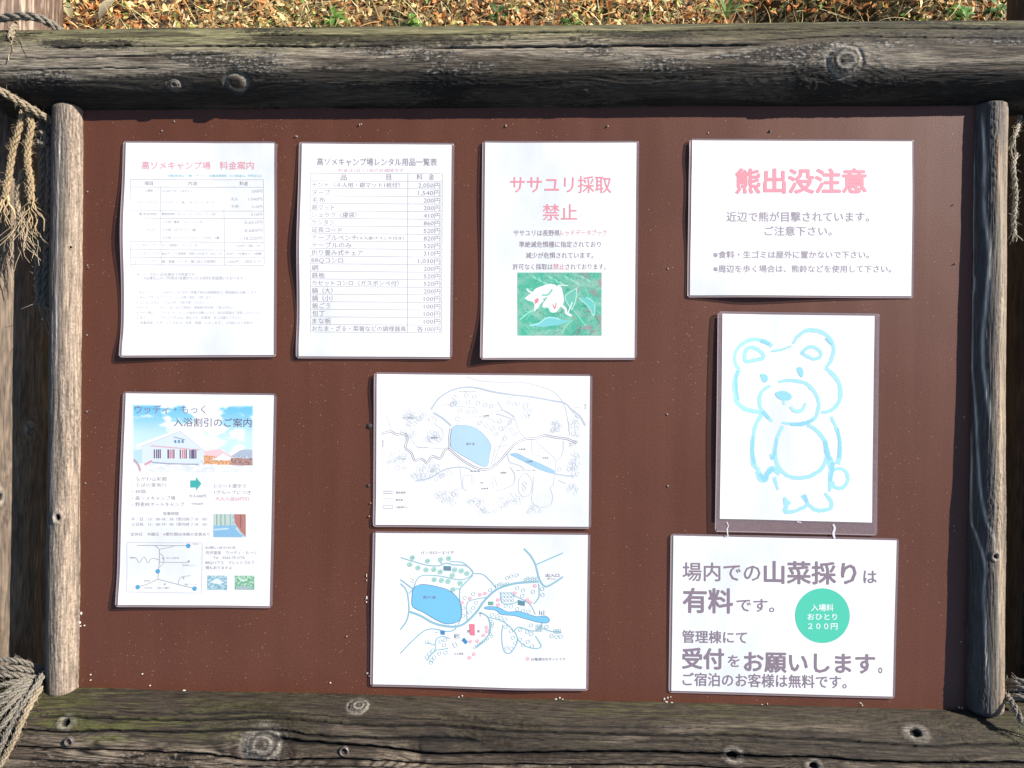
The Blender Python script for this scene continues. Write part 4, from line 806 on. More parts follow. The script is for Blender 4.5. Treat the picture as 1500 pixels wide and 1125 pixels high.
s.circles('site_dot', [(x, y, 16) for x, y in [(313, 212), (297, 254), (347, 274), (396, 286), (406, 232), (444, 284), (484, 224), (534, 216), (482, 298), (446, 345), (490, 350), (530, 356), (556, 320), (571, 286), (611, 292), (645, 308), (603, 368), (560, 406)]], (176, 218, 208), fill=True, layer=3)
s.text('site_number', [(str(k + 1), x - 6, y, x + 6, 12) for k, (x, y) in enumerate([(313, 212), (297, 254), (347, 274), (396, 286), (406, 232), (444, 284), (484, 224), (534, 216), (482, 298), (446, 345), (490, 350), (530, 356), (556, 320), (571, 286), (611, 292), (645, 308), (603, 368), (560, 406)])], (110, 176, 160), layer=4, slope=0)
blue = [(x, y, 12) for x, y in [(888, 336), (914, 326), (946, 320), (985, 412), (950, 398), (1046, 420), (980, 445), (1102, 404), (1104, 440), (880, 508), (914, 510), (950, 525), (985, 535), (1018, 540), (795, 560), (826, 568), (850, 580), (878, 590), (880, 634), (912, 660), (925, 700), (968, 652), (1010, 665), (1036, 678), (1014, 724), (985, 745), (940, 730), (885, 762), (915, 766), (1040, 752), (966, 710), (1034, 625), (1128, 634), (1160, 690), (1190, 694), (1215, 694), (700, 488), (682, 520), (660, 545), (630, 457), (682, 434), (785, 410), (622, 520), (622, 568), (402, 728), (436, 776), (416, 795), (400, 818), (430, 836), (476, 796), (514, 790), (484, 722), (512, 712), (505, 745), (445, 818), (425, 850)]]
blue += [(1000 + 14 * k, 345 - (k % 2) * 8, 9) for k in range(6)] + [(826 + 13 * k, 382 - (k % 3) * 5, 10) for k in range(6)] + [(790 + 10 * math.sin(k), 600 + 13 * k, 9) for k in range(8)] + [(770 - 13 * k, 705 + 9 * k, 9) for k in range(7)] + [(862 + (k % 4) * 20, 430 + (k // 4) * 22, 9) for k in range(12)] + [(1180 + (k % 3) * 14, 655 + (k // 3) * 12, 8) for k in range(6)] + [(1070 + (k % 3) * 13, 628 + (k // 3) * 14, 8) for k in range(9)]
s.circles('site_mark', blue, (160, 206, 214), 2.6, layer=3)
s.circles('site_dot', [(x, y, 12) for x, y in [(614, 487), (662, 460), (724, 438), (755, 431), (834, 470), (834, 500), (936, 429), (1058, 384), (1012, 470), (1030, 486), (764, 636), (766, 660), (745, 684), (708, 720), (666, 722), (686, 798), (660, 820), (1014, 826)]], (246, 196, 208), fill=True, layer=3, label='pink site dots')
s.polys('building_print', [[(658, 616), (690, 616), (692, 686), (662, 684)]], (238, 132, 152), layer=3, label='pink block of the office')
s.polys('building_print', [[(502, 262), (547, 264), (547, 292), (502, 290)], [(955, 470), (998, 480), (994, 508), (953, 500)]], (98, 152, 170), layer=3); s.polys('building_print', [[(773, 480), (804, 480), (804, 502), (773, 502)]], (120, 176, 166), layer=3, label='green block beside the stream')
s.polys('building_print', [[(482, 656), (510, 658), (508, 682), (484, 680)], [(626, 698), (650, 724), (636, 740), (611, 714)]], (72, 144, 196), layer=3, label='deep blue block')
s.ribs('symbol', [([(569, 677), (596, 677), (596, 702), (569, 702), (569, 677)], 3.4), ([(575, 698), (575, 684), (586, 684), (588, 690), (576, 693)], 3.6), ([(300, 338), (322, 346), (318, 364), (300, 356)], 2), ([(1086, 534), (1086, 562)], 3), ([(1098, 540), (1098, 562)], 4), ([(1112, 534), (1112, 562)], 3), ([(712, 550), (736, 552)], 3), ([(724, 552), (724, 572)], 3), ([(556, 735), (575, 728), (586, 752), (570, 762), (556, 735)], 2.4)], (120, 140, 160), layer=3)
s.text('map_label', [('バンガローエリア', 362, 182, 564, 21), ('出入口', 1124, 320, 1206, 21), ('釣り池', 378, 453, 454, 19), ('管', 644, 660, 662, 17), ('棟', 706, 660, 722, 17), ('入口', 446, 666, 470, 10), ('ゴミ捨場', 566, 796, 622, 15), ('は電源付きサイトです', 1036, 829, 1244, 17), ('炊事棟', 506, 278, 542, 12), ('炊事', 962, 490, 988, 12)], (150, 138, 158), layer=4, slope=0)
s.ribs('arrow', [([(1134, 340), (1186, 343)], 2), ([(1144, 335), (1132, 340), (1142, 345)], 2)], (150, 138, 158), layer=4)

# 8 ---- bear drawing
s = Sheet('bear_drawing', 'laminated portrait drawing of a bear in light blue marker with wide clear film margins',
    [(1050, 456), (1288, 459), (1284, 784), (1046, 778)], (1020, 440, 3.214), 0.006, inset=(7, 4, 8, 19), warp=waves(8, 0.0012, L=[(0.3, 0.6, 2.6), (0.8, 0.3, 1.2)], B=[(0.3, 0.4, 0.8)]), cat='drawing')
s.pq = None
c1 = (172, 228, 241); c2 = (180, 236, 242)
s.ribs('marker_outline', [
    ([(355, 215), (310, 190), (255, 186), (205, 212), (178, 255), (182, 300), (200, 325)], [16, 14, 15, 12, 11, 14], 6), ([(200, 325), (180, 370), (178, 430), (190, 480), (230, 512), (300, 526)], [16, 18, 16, 18, 16], 6),
    ([(350, 240), (400, 232), (445, 215)], 8, 6), ([(452, 205), (480, 165), (530, 140), (590, 152), (632, 190), (644, 240), (625, 295), (605, 315)], [8, 15, 16, 14, 15, 10], 6), ([(605, 318), (650, 360), (676, 420), (666, 480), (630, 518), (585, 526)], [16, 18, 16, 12], 6),
    ([(225, 280), (230, 235), (262, 222), (305, 245), (312, 270), (280, 280), (240, 288)], 15, 6, True), ([(495, 245), (535, 218), (578, 238), (578, 268), (545, 275), (510, 258)], 13, 6, True),
    ([(345, 402), (305, 430), (294, 480), (310, 525), (355, 568)], [10, 14, 14, 10], 6), ([(385, 385), (430, 376), (500, 386), (545, 420), (572, 475), (566, 530), (535, 570), (470, 582), (400, 575)], [9, 13, 15, 14, 15, 12, 8], 6),
    ([(308, 535), (275, 590), (262, 660), (258, 720), (265, 765), (290, 800)], [14, 15, 14, 18], 6), ([(290, 800), (290, 830), (320, 846), (335, 815), (350, 790), (380, 800), (372, 815)], [20, 16, 20, 24], 6), ([(365, 830), (375, 870), (382, 890)], [14, 8], 4),
    ([(405, 590), (380, 640), (368, 700), (378, 770), (420, 820), (480, 835), (545, 820), (595, 780), (612, 720), (600, 660), (560, 610), (520, 585)], [12, 14, 14, 16, 16, 14], 6), ([(345, 738), (370, 730)], 24), ([(600, 655), (620, 740)], 18),
    ([(630, 545), (655, 600), (672, 660), (672, 730), (660, 770)], [12, 14, 16, 20], 6), ([(625, 745), (632, 800), (622, 900)], [26, 22, 10], 4), ([(640, 800), (672, 790), (704, 810), (708, 850), (682, 882), (645, 876), (640, 850)], [10, 14, 15, 14], 6),
    ([(412, 925), (420, 965), (415, 992), (470, 988), (520, 955), (495, 915)], [12, 18, 14, 14, 18], 4), ([(520, 955), (560, 985), (620, 982), (632, 950), (600, 905)], [14, 16, 16, 12], 5), ([(412, 935), (440, 955)], 12)], c1, rough=0.40)
s.ribs('marker_overstroke', [([(300, 190), (345, 205)], 14, 4), ([(190, 330), (184, 400), (196, 470)], [8, 12, 6], 5), ([(265, 640), (262, 720), (272, 770)], [8, 14, 12], 5), ([(295, 815), (318, 838), (334, 812), (360, 790)], [16, 20, 18], 5), ([(355, 745), (372, 700), (376, 650)], [12, 8, 6], 5), ([(605, 660), (612, 720), (630, 750)], [12, 20, 16], 5), ([(640, 760), (636, 800), (626, 850)], [14, 16, 8], 5), ([(664, 600), (672, 680), (668, 740)], [8, 12, 14], 5), ([(310, 522), (340, 555)], [16, 12], 4), ([(440, 582), (500, 580), (545, 560)], [12, 16, 10], 5), ([(605, 180), (635, 210)], 8, 4), ([(505, 915), (520, 950)], [16, 10], 4)], (150, 215, 236), rough=0.4, layer=2)
s.polys('marker_fill', [catmull([(298, 350), (318, 346), (334, 360), (330, 382), (312, 384)], 4, True), catmull([(470, 320), (490, 315), (502, 340), (495, 362), (480, 350)], 4, True), catmull([(370, 435), (410, 426), (444, 445), (440, 466), (408, 470), (380, 458)], 4, True)], (156, 220, 238), layer=2)
s.ribs('marker_mouth', [([(410, 470), (412, 490)], 12), ([(440, 500), (462, 520), (495, 516), (512, 482)], [12, 18, 10], 5)], c2, layer=2)
# grime streaks on the film beneath the drawing
s.ribs('scratch', [([(140, 1040), (147, 1060), (141, 1075), (146, 1108)], [5, 3, 6, 4], 3), ([(640, 1052), (648, 1070), (642, 1095), (648, 1120)], [8, 10, 12, 8], 3), ([(470, 1040), (490, 1044)], 4)], (236, 230, 236), layer=2)

# 9 ---- wild plant fee
s = Sheet('wild_plant_notice', 'landscape notice in large grey lettering with a round green badge',
    [(982, 781), (1316, 788), (1310, 1022), (979, 1014)], (960, 770, 3.947), 0.018, base=0.0011, warp=waves(9, 0.0007, R=[(0.3, 0.4, 0.5)], B=[(0.7, 0.3, 0.4)]))
G9 = (146, 130, 143)
s.text('lettering', [('場内での', 157, 262, 604, 106), ('は', 1200, 292, 1274, 80), ('です。', 468, 455, 684, 80), ('管理棟にて', 154, 637, 526, 72), ('を', 418, 778, 484, 72), ('ご宿泊のお客様は無料です。', 157, 884, 1100, 76)], G9, 0.012, slope=0.016)
s.text('heading', [('山菜採り', 628, 266, 1156, 128), ('有料', 160, 428, 444, 140), ('受付', 156, 763, 392, 118), ('お願いします', 512, 782, 1262, 116)], G9, 0.024, slope=0.016); s.text('heading', [('。', 1284, 800, 1306, 100)], G9, 0.012)
s.circles('green_badge', [(962, 517, 158)], (86, 208, 178), fill=True)
s.text('badge_lettering', [('入場料', 897, 470, 1026, 40), ('おひとり', 876, 523, 1046, 38), ('２００円', 880, 577, 1048, 38)], (240, 250, 246), 0.02, layer=2, slope=0.006)
s.ribs('scratch', [([(412, 58), (418, 66)], 6), ([(1026, 30), (1030, 72)], [10, 12])], (240, 236, 240), layer=3)

# ================================================================ ROPES
M_ROPE = mat('frayed_hemp_rope', rough=0.85, spec=0.2, attr='col', var=0.35, vscale=900, bump=0.6, bscale=(1500, 1500, 1500), bdist=0.0006)

def tube(path, r, seg=6):
    p = np.asarray(path, float); N = len(p); t = np.gradient(p, axis=0); t /= np.maximum(np.linalg.norm(t, axis=1, keepdims=True), 1e-9)
    ref = np.array([0, 0, 1.0]); a = np.cross(t, ref); bad = np.linalg.norm(a, axis=1) < 0.1; a[bad] = np.cross(t[bad], [1, 0, 0]); a /= np.linalg.norm(a, axis=1, keepdims=True); b = np.cross(t, a)
    rr = np.broadcast_to(np.asarray(r, float), (N,)); th = np.linspace(0, 2 * math.pi, seg, endpoint=False)
    V = p[:, None] + rr[:, None, None] * (np.cos(th)[None, :, None] * a[:, None] + np.sin(th)[None, :, None] * b[:, None])
    return V.reshape(-1, 3), grid_faces(N, seg, True)

def join(parts):
    V = []; F = []; C = []; n = 0
    for v, f, c in parts: V.append(v); F.append(f + n); C.append(np.broadcast_to(np.asarray(c, float), (len(v), 3))); n += len(v)
    return np.vstack(V), np.vstack(F), np.vstack(C)

def px3(pts):
    return np.array([[*map(float, P(x, y, n)), n] for x, y, n in pts])

def rope(name, parent, pts, r, colr, o, seed=0, strands=3, fray=0, fraylen=0.03, label=None):
    rs = np.random.default_rng(seed); c = catmull(px3(pts), 14); d = np.concatenate([[0], np.cumsum(np.linalg.norm(np.diff(c, axis=0), axis=1))])
    M = max(12, int(d[-1] / 0.0012)); q = np.linspace(0, d[-1], M); c = np.stack([np.interp(q, d, c[:, k]) for k in range(3)], -1)
    c = c + 0.0008 * np.stack([noise(q * 40, q * 0, seed + k) for k in range(3)], -1)
    t = np.gradient(c, axis=0); t /= np.linalg.norm(t, axis=1, keepdims=True); a = np.cross(t, [0, 0, 1.0]); a /= np.maximum(np.linalg.norm(a, axis=1, keepdims=True), 1e-6); b = np.cross(t, a)
    parts = []
    for s_ in range(strands):
        for y_ in range(3):                                            # each strand is itself three yarns
            ph = 2 * math.pi * s_ / strands + q / (r * 7.5) * 2 * math.pi; ph2 = 2 * math.pi * y_ / 3 - q / (r * 3.1) * 2 * math.pi
            ro = r * 0.52; off = ro * (np.cos(ph)[:, None] * a + np.sin(ph)[:, None] * b) + r * 0.20 * (np.cos(ph2)[:, None] * a + np.sin(ph2)[:, None] * b)
            col_ = mix(np.array(colr) * 0.62, np.array(colr) * 1.15, 0.5 + 0.5 * noise(q * 60, q * 0 + s_ * 5 + y_, seed)); v, f = tube(c + off, r * 0.31, 6); parts.append((v, f, np.repeat(col_, 6, axis=0)))
    for k in range(int(d[-1] * 900)):                                  # loose fibres
        i = rs.integers(2, M - 2); st_ = c[i] + r * 0.9 * (math.cos(k) * a[i] + math.sin(k) * b[i]); dr = rs.normal(size=3) * 0.5 + t[i] * rs.choice([-1, 1]) + 0.7 * (math.cos(k) * a[i] + math.sin(k) * b[i]); dr /= np.linalg.norm(dr)
        l = rs.uniform(0.003, 0.009); pp = np.array([st_ + dr * l * w + rs.normal(size=3) * 0.0006 * w for w in (0, 0.5, 1)]); v, f = tube(pp, [0.00028, 0.00022, 0.0001], 3); parts.append((v, f, np.array(colr) * rs.uniform(0.8, 1.5)))
    V, F, C = join(parts); ob = mesh_obj(name, V, F, M_ROPE, parent, C, smooth=True, origin=o, label=label)
    if fray:
        parts = []; e = c[-1]; te = t[-1]
        for k in range(fray):
            dr = te + rs.normal(size=3) * 0.42; dr[2] = abs(dr[2]) * 0.4; dr /= np.linalg.norm(dr); l = fraylen * rs.uniform(0.4, 1.1); n_ = 9; w = np.linspace(0, 1, n_)
            cu = rs.normal(size=3) * 0.5; ph = rs.uniform(0, 6.3); wig = rs.uniform(0.04, 0.12)
            pp = e - te * 0.004 + rs.normal(size=3) * r * 0.3 + l * (w[:, None] * dr + (w[:, None] ** 2) * cu * 0.5 + wig * np.sin(w * 9 + ph)[:, None] * a[-1])
            pp[:, 1] -= l * 0.3 * w ** 2; rad = r * rs.choice([0.12, 0.18, 0.30], p=[0.5, 0.3, 0.2]); v, f = tube(pp, rad * (1 - 0.6 * w), 5); parts.append((v, f, np.array(colr) * rs.uniform(0.7, 1.5)))
        V, F, C = join(parts); mesh_obj('frayed_end', V, F, M_ROPE, ob, C, smooth=True, origin=o)
    return ob

RC = (0.29, 0.23, 0.155); RG = (0.20, 0.175, 0.14); RW = (0.34, 0.25, 0.145)
q = P(20, 150, 0.0); o = (float(q[0]), float(q[1]), 0.0)
L1 = thing('rope_lashing', 'tan hemp rope lashing with frayed hanging ends at the top left corner', 'rope', o, 'rope lashings at the frame corners')
rope('wrap', L1, [(-40, 40, 0.012), (0, 27, 0.016), (42, 24, 0.014), (70, 32, 0.004), (92, 48, -0.012)], 0.0060, RG, o, 1)
rope('wrap', L1, [(-40, 128, 0.006), (-14, 124, 0.044), (0, 133, 0.040), (30, 150, 0.026), (64, 170, 0.008), (80, 180, -0.012)], 0.0054, RC, o, 2)
rope('hanging_end', L1, [(24, 36, 0.010), (18, 44, 0.022), (16, 58, 0.036)], 0.0045, RC, o, 3, fray=9, fraylen=0.030)
rope('hanging_end', L1, [(34, 160, 0.006), (30, 182, 0.010), (20, 216, 0.008), (14, 250, 0.006), (8, 290, 0.006)], 0.0050, RW, o, 4, fray=16, fraylen=0.045)
rope('hanging_end', L1, [(40, 160, 0.006), (46, 182, 0.012), (40, 222, 0.010), (44, 262, 0.008), (46, 300, 0.007)], 0.0050, RW, o, 5, fray=16, fraylen=0.05)
rope('hanging_end', L1, [(34, 250, 0.0), (26, 290, 0.0), (32, 322, 0.006)], 0.0046, RC, o, 6, fray=30, fraylen=0.062)
rope('hanging_end', L1, [(60, 176, -0.006), (62, 240, -0.008), (58, 330, -0.010), (56, 400, -0.010), (58, 440, -0.010)], 0.0054, RG, o, 7, fray=7, fraylen=0.035)
rope('hanging_end', L1, [(72, 180, -0.008), (73, 260, -0.008), (70, 350, -0.010), (66, 420, -0.012), (66, 450, -0.012)], 0.0054, RG, o, 8, fray=6, fraylen=0.04)
rope('knot', L1, [(56, 200, -0.006), (62, 194, 0.002), (68, 204, 0.000), (61, 212, 0.002), (56, 204, -0.006)], 0.0042, RG, o, 9)
q = P(20, 1010, 0.0); o = (float(q[0]), float(q[1]), 0.0)
L2 = thing('rope_lashing', 'pale grey rope lashing fanning out in many turns at the bottom left corner', 'rope', o, 'rope lashings at the frame corners')
for k, pts in enumerate([[(-40, 962, 0.004), (0, 966, 0.010), (28, 968, 0.008), (72, 982, -0.012)], [(-40, 974, 0.004), (0, 978, 0.012), (30, 979, 0.008), (74, 990, -0.012)], [(-40, 986, 0.006), (0, 988, 0.014), (34, 990, 0.009), (74, 998, -0.010)],
        [(-40, 1012, 0.02), (0, 1003, 0.022), (30, 997, 0.014), (60, 990, 0.0)], [(-40, 1034, 0.03), (0, 1020, 0.034), (24, 1004, 0.024), (44, 996, 0.008)], [(-40, 1054, 0.04), (-4, 1034, 0.042), (22, 1014, 0.034), (48, 998, 0.012)],
        [(-40, 1076, 0.045), (-4, 1050, 0.050), (20, 1026, 0.042), (46, 1002, 0.016)], [(-40, 1098, 0.05), (-4, 1070, 0.054), (20, 1042, 0.048), (50, 1004, 0.018)], [(-30, 1150, 0.052), (-4, 1108, 0.058), (12, 1072, 0.055), (34, 1034, 0.044), (58, 998, 0.020), (66, 984, 0.002)]]):
    rope('wrap', L2, pts, (0.0036 + 0.0004 * (k % 3)) if k < 8 else 0.0046, (0.225, 0.20, 0.16) if k > 2 else RG, o, 20 + k)
rope('wrap', L2, [(-30, 1168, 0.05), (-2, 1124, 0.060), (20, 1084, 0.060), (38, 1044, 0.052), (60, 1006, 0.024)], 0.0044, RC, o, 31)
q = P(1487, 260, 0.0); o = (float(q[0]), float(q[1]), 0.0)
L3 = thing('rope_lashing', 'short frayed rope end hanging beside the right inner post near the top', 'rope', o, 'rope lashings at the frame corners')
rope('hanging_end', L3, [(1494, 170, -0.03), (1490, 190, -0.006), (1484, 202, 0.0)], 0.0030, (0.42, 0.37, 0.28), o, 41, fray=14, fraylen=0.022)
rope('hanging_end', L3, [(1488, 225, -0.004), (1484, 250, 0.004), (1488, 285, 0.006), (1484, 318, 0.005), (1486, 335, 0.005)], 0.0034, (0.42, 0.37, 0.28), o, 42, fray=8, fraylen=0.018)
q = P(1490, 1030, 0.0); o = (float(q[0]), float(q[1]), 0.0)
L4 = thing('rope_lashing', 'dark rope lashing with a drooping frayed tail at the bottom right corner', 'rope', o, 'rope lashings at the frame corners')
for k, pts in enumerate([[(1468, 1002, -0.02), (1486, 998, 0.002), (1530, 1000, 0.010)], [(1468, 1014, -0.02), (1486, 1008, 0.004), (1530, 1010, 0.012)], [(1470, 1024, -0.01), (1490, 1020, 0.008), (1530, 1022, 0.014)]]): rope('wrap', L4, pts, 0.0050, (0.22, 0.20, 0.17), o, 50 + k)
rope('hanging_end', L4, [(1474, 1016, 0.0), (1480, 1026, 0.020), (1488, 1040, 0.034), (1498, 1058, 0.044)], 0.0044, RG, o, 55, fray=10, fraylen=0.03)

# ================================================================ GROUND AND LITTER
HOL = G(1195, 26)
def hollow(x, y): return np.exp(-((x - HOL.x) / 0.26) ** 4 - ((y - HOL.y) / 0.075) ** 2)
def gh(x, y):
    return -0.16 * hollow(x, y) + 0.030 * fbm(x * 0.9, y * 0.9, 201, 3) * sst(0.2, 1.2, y) + 0.6 * sst(8, 40, np.hypot(x, y)) * fbm(x * 0.05, y * 0.05, 205, 3)
def ground_material():
    m = bpy.data.materials.new('leaf_mould_ground'); m.use_nodes = True; nt = m.node_tree; b = nt.nodes['Principled BSDF']; N = nt.nodes.new
    tc = N('ShaderNodeTexCoord'); n1 = N('ShaderNodeTexNoise'); n1.inputs['Scale'].default_value = 42; n1.inputs['Detail'].default_value = 8; nt.links.new(tc.outputs['Object'], n1.inputs['Vector'])
    n2 = N('ShaderNodeTexNoise'); n2.inputs['Scale'].default_value = 1.6; n2.inputs['Detail'].default_value = 5; nt.links.new(tc.outputs['Object'], n2.inputs['Vector'])
    c1_ = N('ShaderNodeValToRGB'); e = c1_.color_ramp.elements; e[0].position = 0.38; e[0].color = (0.018, 0.011, 0.006, 1); e[1].position = 0.66; e[1].color = (0.17, 0.085, 0.035, 1); x = e.new(0.52); x.color = (0.07, 0.042, 0.018, 1)
    nt.links.new(n1.outputs['Fac'], c1_.inputs[0]); g = N('ShaderNodeValToRGB'); g.color_ramp.elements[0].position = 0.48; g.color_ramp.elements[1].position = 0.62; nt.links.new(n2.outputs['Fac'], g.inputs[0])
    mx = N('ShaderNodeMix'); mx.data_type = 'RGBA'; nt.links.new(g.outputs[0], mx.inputs['Factor']); nt.links.new(c1_.outputs[0], mx.inputs['A']); mx.inputs['B'].default_value = (0.055, 0.062, 0.018, 1); nt.links.new(mx.outputs['Result'], b.inputs['Base Color'])
    b.inputs['Roughness'].default_value = 0.95; bp = N('ShaderNodeBump'); bp.inputs['Strength'].default_value = 0.8; bp.inputs['Distance'].default_value = 0.02; nt.links.new(n1.outputs['Fac'], bp.inputs['Height']); nt.links.new(bp.outputs[0], b.inputs['Normal'])
    return m
def spread(a, b, n, c, w):                                              # denser samples near c
    t = np.linspace(-1, 1, n); f = np.sign(t) * (np.abs(t) * w + (abs(t) ** 4) * 60); return f + c
gx_ = spread(0, 0, 260, 0.0, 3.2); gy_ = spread(0, 0, 220, 1.4, 3.2)
GX, GY = np.meshgrid(gx_, gy_, indexing='ij'); GZ = gh(GX, GY) + 0.006 * fbm(GX * 14, GY * 14, 207, 2) * (np.hypot(GX, GY) < 6)
ground = mesh_obj('ground', np.stack([GX, GY, GZ], -1), grid_faces(260, 220), ground_material(), kind='structure', smooth=True)

M_LEAF = mat('dry_litter', rough=0.75, spec=0.3, attr='col')
M_GREEN = mat('green_leaf', rough=0.55, spec=0.4, attr='col')
for m_ in (M_LEAF, M_GREEN):
    b_ = m_.node_tree.nodes['Principled BSDF']; tr = m_.node_tree.nodes.new('ShaderNodeBsdfTranslucent'); ms = m_.node_tree.nodes.new('ShaderNodeMixShader'); ms.inputs[0].default_value = 0.35
    at_ = [n for n in m_.node_tree.nodes if n.type == 'ATTRIBUTE'][0]; m_.node_tree.links.new(at_.outputs['Color'], tr.inputs['Color'])
    out = m_.node_tree.nodes['Material Output']; m_.node_tree.links.new(b_.outputs[0], ms.inputs[1]); m_.node_tree.links.new(tr.outputs[0], ms.inputs[2]); m_.node_tree.links.new(ms.outputs[0], out.inputs[0])

def rotm(yaw, pitch, roll):
    cy, sy, cp, sp, cr, sr = np.cos(yaw), np.sin(yaw), np.cos(pitch), np.sin(pitch), np.cos(roll), np.sin(roll)
    R = np.empty((len(yaw), 3, 3)); R[:, 0, 0] = cy * cp; R[:, 0, 1] = cy * sp * sr - sy * cr; R[:, 0, 2] = cy * sp * cr + sy * sr
    R[:, 1, 0] = sy * cp; R[:, 1, 1] = sy * sp * sr + cy * cr; R[:, 1, 2] = sy * sp * cr - cy * sr; R[:, 2, 0] = -sp; R[:, 2, 1] = cp * sr; R[:, 2, 2] = cp * cr
    return R

def leaves(name, n, xr, yr, size, pal, tilt, lift, m, seed, ratio=(0.3, 0.6), obj_extra=None):
    rs = np.random.default_rng(seed); x = rs.uniform(*xr, n); y = rs.uniform(*yr, n); ok = hollow(x, y) < 0.35; x = x[ok]; y = y[ok]; n = len(x); L = rs.uniform(*size, n) ; W = L * rs.uniform(*ratio, n)
    base = np.array([[-.5, 0, 0], [-.28, .62, .0], [-.28, -.62, .0], [0.02, 0, 0], [.15, .9, 0], [.15, -.9, 0], [.55, 0, 0]])
    P3 = np.repeat(base[None], n, 0); P3[:, :, 1] *= 0.55; curl = rs.normal(0, 0.35, (n, 1)); P3[:, :, 2] = curl * np.abs(P3[:, :, 1]) * 1.2 + rs.normal(0, 0.35, (n, 1)) * P3[:, :, 0] ** 2 * 1.4 + rs.normal(0, 0.05, (n, 7))
    P3[:, :, 1] += rs.normal(0, 0.05, (n, 7)); P3[:, :, 0] *= L[:, None]; P3[:, :, 1] *= W[:, None] * 1.1; P3[:, :, 2] *= L[:, None] * 0.6
    R = rotm(rs.uniform(0, 6.3, n), rs.normal(0, tilt, n), rs.normal(0, tilt, n)); Q = np.einsum('nij,nkj->nki', R, P3)
    z = gh(x, y) + rs.uniform(lift[0], lift[1], n); Q += np.stack([x, y, z], -1)[:, None]
    f = np.array([[0, 2, 3], [0, 3, 1], [2, 5, 3], [1, 3, 4], [5, 6, 3], [4, 3, 6]]); F = (f[None] + 7 * np.arange(n)[:, None, None]).reshape(-1, 3)
    pal = np.array(pal); w = 0.5 + 0.5 * fbm(x * 1.9, y * 3.5, seed + 2, 2); idx = np.clip((w * 0.55 + rs.random(n) * 0.45) * len(pal), 0, len(pal) - 1).astype(int)
    C = pal[idx] * rs.uniform(0.65, 1.25, (n, 1)); C = np.repeat(C[:, None], 7, 1) * rs.uniform(0.85, 1.15, (n, 7, 1))
    return mesh_obj(name, Q.reshape(-1, 3), F, m, None, C.reshape(-1, 3), kind='stuff')

def blades(name, n, xr, yr, ln, wd, pal, lie, m, seed):
    rs = np.random.default_rng(seed); x = rs.uniform(*xr, n); y = rs.uniform(*yr, n); ok = hollow(x, y) < 0.35; x = x[ok]; y = y[ok]; n = len(x); L = rs.uniform(*ln, n); W = rs.uniform(*wd, n); yaw = rs.uniform(0, 6.3, n); K = 5; t = np.linspace(0, 1, K)
    el = np.where(rs.random(n) < lie, rs.normal(0.08, 0.18, n), rs.uniform(0.7, 1.4, n)); bend = rs.normal(-0.5, 0.5, n); a = el[:, None] + bend[:, None] * t; dx = np.cumsum(np.cos(a), 1) / K * L[:, None]; dz = np.cumsum(np.sin(a), 1) / K * L[:, None]
    cyw = yaw[:, None] + rs.normal(0, 0.4, (n, 1)) * t; px_ = x[:, None] + dx * np.cos(cyw); py_ = y[:, None] + dx * np.sin(cyw); pz = gh(x, y)[:, None] + rs.uniform(0.0, 0.03, n)[:, None] + np.maximum(dz, -0.01)
    sd = np.stack([-np.sin(cyw), np.cos(cyw), rs.normal(0, 0.5, (n, 1)) + 0 * t], -1) * (W[:, None] * (1 - 0.8 * t ** 2))[..., None] / 2; p = np.stack([px_, py_, pz], -1)
    V = np.stack([p - sd, p + sd], 2).reshape(n, K * 2, 3); f = np.array([[2 * i, 2 * i + 1, 2 * i + 3, 2 * i + 2] for i in range(K - 1)]); F = (f[None] + 2 * K * np.arange(n)[:, None, None]).reshape(-1, 4)
    pal = np.array(pal); C = pal[rs.integers(0, len(pal), n)] * rs.uniform(0.7, 1.25, (n, 1)); C = np.repeat(C[:, None], 2 * K, 1)
    return mesh_obj(name, V.reshape(-1, 3), F, m, None, C.reshape(-1, 3), kind='stuff')

dry = [(0.36, 0.12, 0.04), (0.62, 0.22, 0.07), (0.72, 0.38, 0.13), (0.78, 0.52, 0.24), (0.60, 0.26, 0.10), (0.84, 0.66, 0.34), (0.80, 0.68, 0.32), (0.54, 0.52, 0.14)]
o_ = leaves('dry_leaf_litter', 62000, (-2.7, 2.7), (0.7, 3.7), (0.010, 0.032), dry, 0.75, (0.0, 0.035), M_LEAF, 301)
o_ = blades('dry_grass', 26000, (-2.7, 2.7), (0.7, 3.7), (0.04, 0.16), (0.0012, 0.003), [(0.80, 0.62, 0.28), (0.70, 0.46, 0.19), (0.88, 0.74, 0.42), (0.50, 0.28, 0.10)], 0.8, M_LEAF, 302)
o_ = leaves('green_ground_cover', 7500, (-2.7, 2.7), (0.7, 3.7), (0.010, 0.028), [(0.26, 0.32, 0.05), (0.18, 0.28, 0.05), (0.40, 0.40, 0.10), (0.12, 0.20, 0.04)], 0.6, (0.015, 0.045), M_GREEN, 303)
o_ = blades('green_grass', 1400, (-2.7, 2.7), (0.7, 3.7), (0.05, 0.14), (0.0018, 0.004), [(0.12, 0.18, 0.04), (0.24, 0.26, 0.08)], 0.25, M_GREEN, 304)
o_ = leaves('outlying_leaf_litter', 45000, (-5.5, 5.5), (-1.6, 6.5), (0.012, 0.036), dry, 0.6, (0.0, 0.02), M_LEAF, 306)
for nm in ('outlying_leaf_litter', 'dry_leaf_litter', 'dry_grass', 'green_ground_cover', 'green_grass'):
    o_ = bpy.data.objects[nm]; o_['label'] = {'outlying_leaf_litter': 'thinner scatter of dry leaves on the ground farther from the board', 'dry_leaf_litter': 'orange and brown dry leaf litter covering the ground behind the board', 'dry_grass': 'straw coloured dry grass blades lying among the litter', 'green_ground_cover': 'small green leaves scattered through the dry litter', 'green_grass': 'thin green grass blades standing out of the litter'}[nm]

